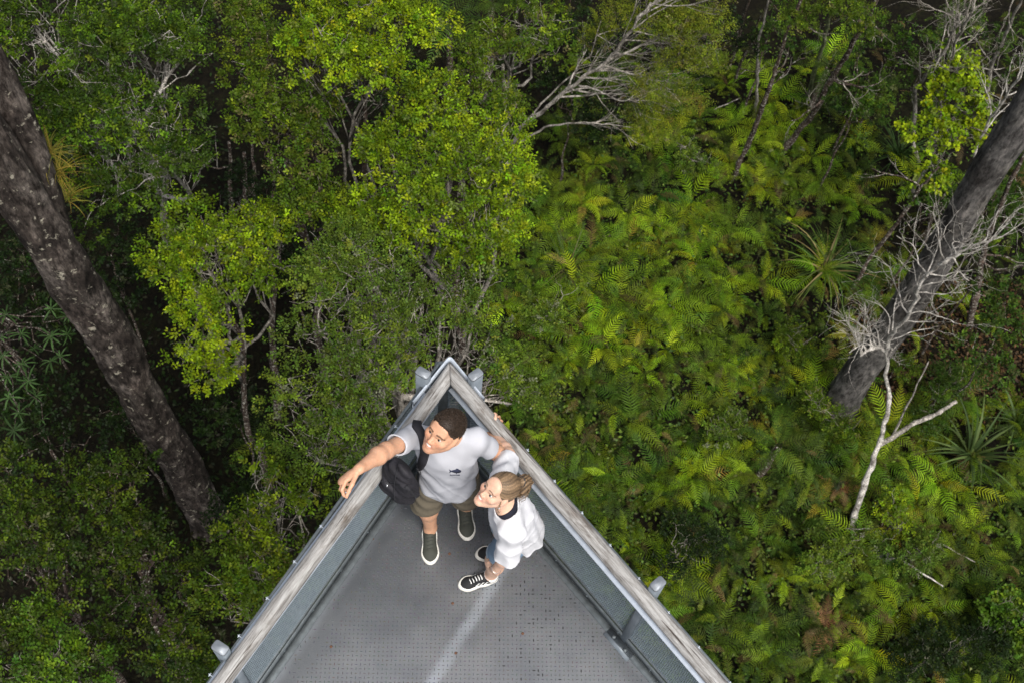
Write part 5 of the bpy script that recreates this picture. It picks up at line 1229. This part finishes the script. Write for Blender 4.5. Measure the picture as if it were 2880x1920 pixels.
# ---------------------------------------------------------------- backpack on his right side
bpc = V3(-.505, 2.332, 1.055); bp = empty('backpack', Vector(bpc)-Vector((0, 0, .2))); tag(bp, 'black backpack hanging from the right shoulder of the man', 'backpack')
bR = frame((-.5, -.8, -.15), (.22, .12, .95))    # rows: right, outward face, up
def bag():
    f = Field(bpc-.34, bpc+.34, .005)
    w = lambda x, y, z: bpc+x*bR[0]+y*bR[1]+z*bR[2]
    f.cap(w(-.06, 0, -.12), w(-.045, -.01, .12), .062, .05, .04, sq=(bR[1], .9)); f.cap(w(.06, 0, -.12), w(.045, -.01, .12), .062, .05, .04, sq=(bR[1], .9)); f.cap(w(0, 0, -.11), w(0, -.02, .22), .1, .075, .03, sq=(bR[1], .6)); f.cap(w(-.05, .01, -.13), w(.055, .005, -.135), .06, .06, .03, sq=(bR[1], .9)); f.cap(w(-.035, .055, -.12), w(-.03, .05, -.02), .05, .04, .02, sq=(bR[1], .6)); f.cap(w(.035, .055, -.12), w(.03, .05, -.02), .05, .04, .02, sq=(bR[1], .6))
    f.ripple(lambda x, y, z: .007*np.sin(x*35+z*20)*np.sin(z*24-y*30)+.005*np.sin((x+y)*70+z*38+2*np.sin(z*20))+.003*np.sin(z*90+x*60))
    return f
bag_o = field_obj(bag(), 'bag', M['black_fabric'], bp, None, 1)
bb_ = bvh_of(bag_o)
def ribbon(pts, wid, th, name, mat, parent, nrm):
    mb = MB(); v = []; n = len(pts)
    for i, p in enumerate(pts):
        d = (pts[min(i+1, n-1)]-pts[max(i-1, 0)]).normalized(); nn = nrm[i]; s = d.cross(nn).normalized()*(wid[i] if hasattr(wid, '__len__') else wid)/2; nn = s.cross(d).normalized()*th
        if nn.dot(nrm[i]) < 0: nn = -nn
        p = p-parent.location if parent.parent is None else p-parent.parent.location
        v += [p-s, p+s, p+s*.85+nn, p-s*.85+nn]
    mb.add(v, [(4*i+j, 4*i+(j+1) % 4, 4*i+4+(j+1) % 4, 4*i+4+j) for i in range(n-1) for j in range(4)]+[(0, 1, 2, 3), (4*n-1, 4*n-2, 4*n-3, 4*n-4)]); return mb.build(name, mat, parent, smooth=False)
def path_on(pxs, n, off=.0):
    P_, Nn = [], []
    for i in range(n):
        t = i/(n-1)*(len(pxs)-1); k = min(len(pxs)-2, int(t)); x = pxs[k][0]*(1-(t-k))+pxs[k+1][0]*(t-k); y = pxs[k][1]*(1-(t-k))+pxs[k+1][1]*(t-k)
        p, nn = on_shirt(x, y, off)
        if p is not None: P_.append(p); Nn.append(nn)
    for _ in range(4):   # even out the cloth's wrinkles
        P_ = [P_[0]]+[(P_[i-1]+P_[i]*2+P_[i+1])/4 for i in range(1, len(P_)-1)]+[P_[-1]]; Nn = [Nn[0]]+[(Nn[i-1]+Nn[i]+Nn[i+1]).normalized() for i in range(1, len(Nn)-1)]+[Nn[-1]]
    return P_, Nn
P_, Nn = path_on([(1172, 1200), (1186, 1222), (1193, 1245), (1196, 1268), (1193, 1288), (1183, 1312)], 22, .003)
back0 = P_[0]+Vector((-.004, .035, -.03)); back1 = P_[0]+Vector((-.01, .06, -.14))
P_ = [back1, back0]+P_; Nn = [Vector((0, 1, .1)), Vector((0, .7, .7))]+Nn
if len(P_) > 12: ribbon(P_, [.05]*6+[.052]*(len(P_)-9)+[.05, .046, .04], .014, 'shoulder_strap', M['black_fabric'], bp, Nn)
P_, Nn = path_on([(1182, 1312), (1180, 1335), (1178, 1362), (1172, 1386)], 12, .006)
if len(P_) > 3: ribbon(P_, .024, .004, 'webbing', M['black_web'], bp, Nn)
c, nn = on_shirt(1181, 1322, .008); dd = (P_[2]-P_[0]).normalized(); mb = MB(); mb.box(c-bp.location, dd, dd.cross(nn).normalized(), nn, .012, .019, .005); mb.build('buckle', M['buckle'], bp)
def on_bag(px, py, off):
    h = bb_.ray_cast(Vector((0, 0, CAM_H)), ray(px, py).normalized())
    if h[0] is None: return None, None
    n = h[1] if h[1].dot(ray(px, py)) < 0 else -h[1]; return h[0]+n*off, n
for pxs, wd, nm, mt in (([(1075, 1352), (1090, 1356), (1108, 1360), (1125, 1362)], .007, 'zip', 'black_web'), ([(1120, 1310), (1112, 1340), (1108, 1380), (1112, 1410), (1125, 1425)], .008, 'seam', 'black_web'), ([(1140, 1365), (1160, 1385), (1172, 1400)], .02, 'lower_strap', 'black_web')):
    q = []
    for i in range(14):
        t = i/13*(len(pxs)-1); k = min(len(pxs)-2, int(t)); p, n_ = on_bag(pxs[k][0]*(1-(t-k))+pxs[k+1][0]*(t-k), pxs[k][1]*(1-(t-k))+pxs[k+1][1]*(t-k), .0008)
        if p: q.append((p, n_))
    if len(q) > 2: ribbon([a for a, _ in q], wd, .003, nm, M[mt], bp, [b_ for _, b_ in q])
p, n_ = on_bag(1089, 1362, .003)
if p: mb = MB(); mb.box(p-bp.location, (0, -1, 0), (1, 0, 0), n_, .012, .004, .002); mb.build('zip_pull', M['silver'], bp)

# ---------------------------------------------------------------- the woman
wl_ = Vector((.14, 2.25, 0)); wom = empty('person', wl_); tag(wom, 'smiling woman in loose white t-shirt and denim shorts with ponytail', 'person')
wf = nz(V3(-.93, -.37, 0)); wleft = nz(V3(.37, -.93, 0)); wR = frame((-.65, -.355, .66), (.53, .40, .75))
wp = dict(pel=V3(.17, 2.245, .85), chest=V3(.115, 2.205, 1.13), neck=V3(.078, 2.19, 1.315), head=V3(.03, 2.19, 1.475), shL=V3(.128, 2.065, 1.27), shR=V3(.05, 2.33, 1.275), elL=V3(.125, 2.005, 1.02), wrL=V3(.075, 1.995, .80),
          elR=V3(.062, 2.535, 1.13), wrR=V3(-.015, 2.69, 1.0), hipL=V3(.165, 2.17, .82), hipR=V3(.13, 2.31, .82), knL=V3(.068, 2.15, .46), knR=V3(.09, 2.335, .46), anL=V3(.062, 2.185, .085), anR=V3(.135, 2.385, .085))
wsc = .91
def wom_body():
    f = Field((-.18, 1.88, 0), (.36, 2.86, 1.62), .0042); p = wp
    f.cap(p['pel'], p['chest'], .105, .1, .05, sq=(wf, .75)); f.cap(p['chest'], p['neck']-V3(0, 0, .05), .11, .075, .05, sq=(wf, .7)); f.cap(p['shR'], p['shL'], .045, .045, .04); f.cap(p['neck'], p['shL'], .04, .042, .04); f.cap(p['neck'], p['shR'], .04, .042, .04)
    for s in 'RL':
        f.cap(p['sh'+s], p['el'+s], .044, .034, .03); mid = p['el'+s]*.7+p['wr'+s]*.3; f.cap(p['el'+s], mid, .035, .036, .02); f.cap(mid, p['wr'+s], .035, .023, .02)
        f.cap(p['hip'+s], p['kn'+s], .076, .052, .05); cf = p['kn'+s]*.62+p['an'+s]*.38-wf*.012; f.cap(p['kn'+s], cf, .05, .05, .03); f.cap(cf, p['an'+s], .049, .033, .03); f.cap(p['an'+s], p['an'+s]-V3(0, 0, .05)+wf*.03, .033, .03, .03)
    head_prims(f, p['head'], wR, p['neck'], wsc, True, .046)
    hand(f, p['wrL'], (-.1, .12, -1), (.5, .8, 0), (-1, .3, -.2), (.25, .35, .3), .9)
    hand(f, p['wrR'], np.array(nR)*.25-np.array(RRd)*.9+V3(0, 0, -.1), np.array(nR)*.9, V3(0, 0, 1), (.35, .6, .4), .9)
    return f
field_obj(wom_body(), 'body', M['skin'], wom, skin_tint(wp['head'], wR, wsc, (.64, .4, .285), (.11, .065, .04), True, 0, (.5, .16, .15)), 1)
eyes(wp['head'], wR, wsc, wom, (.12, .12, .12), (0, .05)); teeth(wp['head'], wR, wsc, wom, .026)
def hair_wom():
    c, R = wp['head'], wR; f = Field(c-.25, c+.22, .0035); w = lambda x, y, z: c+wsc*(x*R[0]+y*R[1]+z*R[2])
    f.ell(w(0, -.013, .033), np.array([.084, .105, .097])*wsc, R, .02)
    g = np.meshgrid(*f.ax, indexing='ij'); q = [(sum((g[i]-c[i])*R[j, i] for i in range(3)))/wsc for j in range(3)]
    hl = -.004+.74*np.clip(q[1], -.2, .2)-.55*np.clip(np.abs(q[0])-.055, 0, .1)*(q[1] > .0)+.05*np.exp(-((q[1]+.0)/.024)**2)*(np.abs(q[0]) > .062)
    f.D = np.maximum(f.D, (hl-q[2]).astype(np.float32)*.8)
    # combed strands run back to the tie
    ang = np.arctan2(q[0], q[2]-.05); f.D += (.0008*np.sin(ang*31+q[1]*40+3*np.sin(q[1]*50))).astype(np.float32)
    for a, b_, ra, rb in (((0, -.085, .07), (0, -.125, .085), .03, .026), ((0, -.125, .085), (.012, -.175, .065), .026, .042), ((.012, -.175, .065), (.03, -.195, .0), .042, .038), ((.03, -.195, .0), (.045, -.185, -.06), .038, .02), ((-.01, -.15, .075), (-.02, -.182, .02), .022, .02)):
        f.cap(w(*a), w(*b_), ra*wsc, rb*wsc, .012)
    f.D += (.0022*np.sin(q[0]*260+q[1]*90)*(q[1] < -.11)).astype(np.float32)
    def tf(V):
        qq = (V-c)@R.T/wsc; a = np.arctan2(qq[:, 0], qq[:, 2]-.05); s = np.sin(a*23+qq[:, 1]*60+2*np.sin(qq[:, 1]*45))*.4+np.sin(a*71-qq[:, 1]*40)*.35+.5*np.sin(a*7+qq[:, 1]*25); tail = qq[:, 1] < -.115
        s = np.where(tail, np.sin(qq[:, 0]*300+qq[:, 1]*120), s); return np.array((.17, .11, .062))*(1+.6*s[:, None])+.0
    return f, tf
f, tf = hair_wom(); hw_ = field_obj(f, 'hair', M['hair'], wom, tf)
def hp(x, y, z): return Vector(wp['head']+wsc*(x*wR[0]+y*wR[1]+z*wR[2]))-wl_
rng = np.random.default_rng(5); mb = MB()
for k in range(60):      # loose strands
    a = rng.normal()*.02; b_ = rng.normal()*.022
    mb.tube([hp(.02+a, -.16+b_*.4, .05), hp(.04+a+b_, -.19+b_, .0), hp(.055+a+b_*1.5, -.19+b_*1.5, -.06+a), hp(.05+b_*2, -.18+b_*2, -.1+b_)], [.003, .0028, .002, .0008], 4)
for s in (-1, 1): mb.tube([hp(s*.072, .02, -.0), hp(s*.083, .012, -.035), hp(s*.082, -.002, -.065), hp(s*.09, -.03, -.085), hp(s*.088, -.028, -.07)], [.002, .002, .0018, .0015, .001], 4)
for k in range(240):     # the ponytail itself is loose strands round a core
    a, b_ = rng.normal(size=2)*.016; w_ = rng.uniform(.6, 1.25)
    mb.tube([hp(a*.5, -.118, .085+b_*.5), hp(.01+a*1.2, -.172-.012*w_, .075+b_*1.1), hp(.026+a*1.7, -.198-.02*w_+b_*.4, .01+b_), hp(.042+a*2.0, -.19+b_, -.055*w_), hp(.05+a*2.6+b_, -.178+a, -.085*w_)], [.0018, .002, .002, .0016, .0006], 3)
mb.build('hair_strands', M['hair_plain'] if 'hair_plain' in M else M.setdefault('hair_plain', simple('hair_strand', (.2, .13, .072), .5, 0, .5, 30)), wom)
mb = MB(); mb.tube([hp(.027*math.cos(t), -.122+.006*math.sin(t), .085+.027*math.sin(t)) for t in np.linspace(0, 6.283, 14)], .004, 5); mb.build('hair_tie', M['buckle'], wom)
mb = MB(); e0 = hp(-.083, .004, -.042); mb.tube([e0, e0+Vector((-.001, -.004, 0)), e0+Vector((-.001, -.008, 0))], [.003, .0045, .002], 6); mb.build('earring', M['silver'], wom)
def tee_wom():
    f = Field((-.16, 1.86, .66), (.42, 2.72, 1.42), .004); p = wp
    f.cap(p['pel']+V3(.005, 0, -.05), p['chest'], .158, .134, .05, sq=(wf, .84)); f.cap(p['chest'], p['neck']-V3(0, 0, .05), .13, .088, .05, sq=(wf, .75)); f.cap(p['shR']-V3(0, 0, .01), p['shL']-V3(0, 0, .01), .06, .06, .05); f.cap(p['neck'], p['shL'], .042, .058, .04); f.cap(p['neck'], p['shR'], .042, .058, .04)
    for s, q in (('L', .98), ('R', .72)): e = p['sh'+s]*(1-q)+p['el'+s]*q; f.cap(p['sh'+s], e+(e-p['sh'+s])*.35, .056, .076, .04)
    f.ripple(lambda x, y, z: .007*np.sin(x*58+y*34+3*np.sin(z*7))*np.sin(y*26-z*8)*np.clip((1.3-z)*3, .15, 1)+.003*np.sin((x-y)*52+z*15)+.002*np.sin(z*34+y*30))
    rg_ = lambda ph: (1-np.abs(np.sin(ph)))**2.2
    f.ripple(lambda x, y, z: -.009*rg_((y*.8-x*.5)*22+2*np.sin(z*6))*np.clip((1.22-z)*3, 0, 1)-.008*rg_((x*.7+y*.3+z*.5)*19+1.5*np.sin(y*9))*np.clip((1.26-z)*4, 0, 1)-.005*rg_(z*20+y*16+2*np.sin(x*11)))
    f.shell(.009)
    for s, q in (('L', .98), ('R', .72)):
        d = nz(p['el'+s]-p['sh'+s]); e = p['sh'+s]*(1-q)+p['el'+s]*q; lo, hi = e-.15, e+.15
        if s == 'L': hi[1] = 2.075; lo[2] = .8; hi[0] = .23
        else: lo[1] = 2.40
        f.cut(e, d, lo, hi)
    g = np.meshgrid(*f.ax, indexing='ij', sparse=True); f.D = np.maximum(f.D, ((.825+.02*np.sin(g[0]*16+g[1]*12)-.4*(g[0]-.17)*1.0)-g[2]).astype(np.float32))
    f.ell(p['neck']+V3(-.02, -.012, .035), (.088, .09, .06), np.eye(3), .01, 'sub'); return f
tw_ = field_obj(tee_wom(), 't_shirt', M['cloth_tint'], wom, const_tint((.6, .6, .625), .01), 1)
def tank():
    f = Field((-.05, 1.98, 1.05), (.26, 2.42, 1.36), .004); p = wp
    f.cap(p['chest'], p['neck']-V3(0, 0, .05), .122, .082, .05, sq=(wf, .72)); f.cap(p['neck'], p['shL'], .046, .05, .04); f.cap(p['neck'], p['shR'], .046, .05, .04)
    f.ell(p['neck']+V3(-.03, -.01, .03), (.07, .066, .075), np.eye(3), .005, 'sub'); return f
field_obj(tank(), 'tank_top', M['cloth_tint'], wom, const_tint((.015, .016, .025), .1), 1)
def shorts_wom():
    f = Field((-.02, 2.0, .5), (.34, 2.5, .95), .004); p = wp
    f.cap(p['pel']-V3(0, 0, .02), p['pel']+V3(0, 0, .05), .118, .108, .04, sq=(wf, .85))
    for s in 'RL': f.cap(p['hip'+s], p['kn'+s], .094, .088, .025)
    f.ripple(lambda x, y, z: .003*np.sin(x*50+z*30)*np.sin(y*40+z*33)); f.shell(.011); f.cut((0, 0, .585), (.12, 0, -1)); return f
def dn(V):
    e = np.clip((.617-V[:, 2]-.12*(V[:, 0]-.1))/.006, 0, 1)[:, None]; return np.array((.17, .245, .335))*(1-e)+np.array((.36, .43, .5))*e
field_obj(shorts_wom(), 'denim_shorts', M['denim'], wom, dn, 1)
tL2 = np.array(at(1288, 1648, 0)); hL2 = tL2-nz(tL2-np.array(at(1392, 1622, 0)))*.255; tR2 = np.array(at(1336, 1562, 0)); hR2 = tR2-nz(V3(-.93, -.30, 0))*.255
for t, h in ((tL2, hL2), (tR2, hR2)):
    t[2] = h[2] = .002; shoe(wom, t, h, (.018, .018, .019), None, canvas=True, stripes=True, H=.064)
for s in 'LR':
    a = wp['an'+s]; f = Field(a-.07, a+.07, .0035); f.cap(a-V3(0, 0, .03), a+V3(0, 0, .02), .041, .041, .01); f.ripple(lambda x, y, z: .002*np.sin(z*400)); f.cut(a+V3(0, 0, .008), (0, 0, 1)); field_obj(f, 'sock', M['white_trim'], wom)
wq = wp['wrL']; ax_ = nz(wp['wrL']-wp['elL']); u1 = nz(np.cross(ax_, V3(0, 1, 0))); u2 = np.cross(ax_, u1); mb = MB()
mb.tube([Vector(wq-ax_*.02+.0275*(u1*math.cos(t)+u2*math.sin(t)))-wl_ for t in np.linspace(0, 6.283, 19)], .0018, 4); mb.build('bracelet', M['silver'], wom)
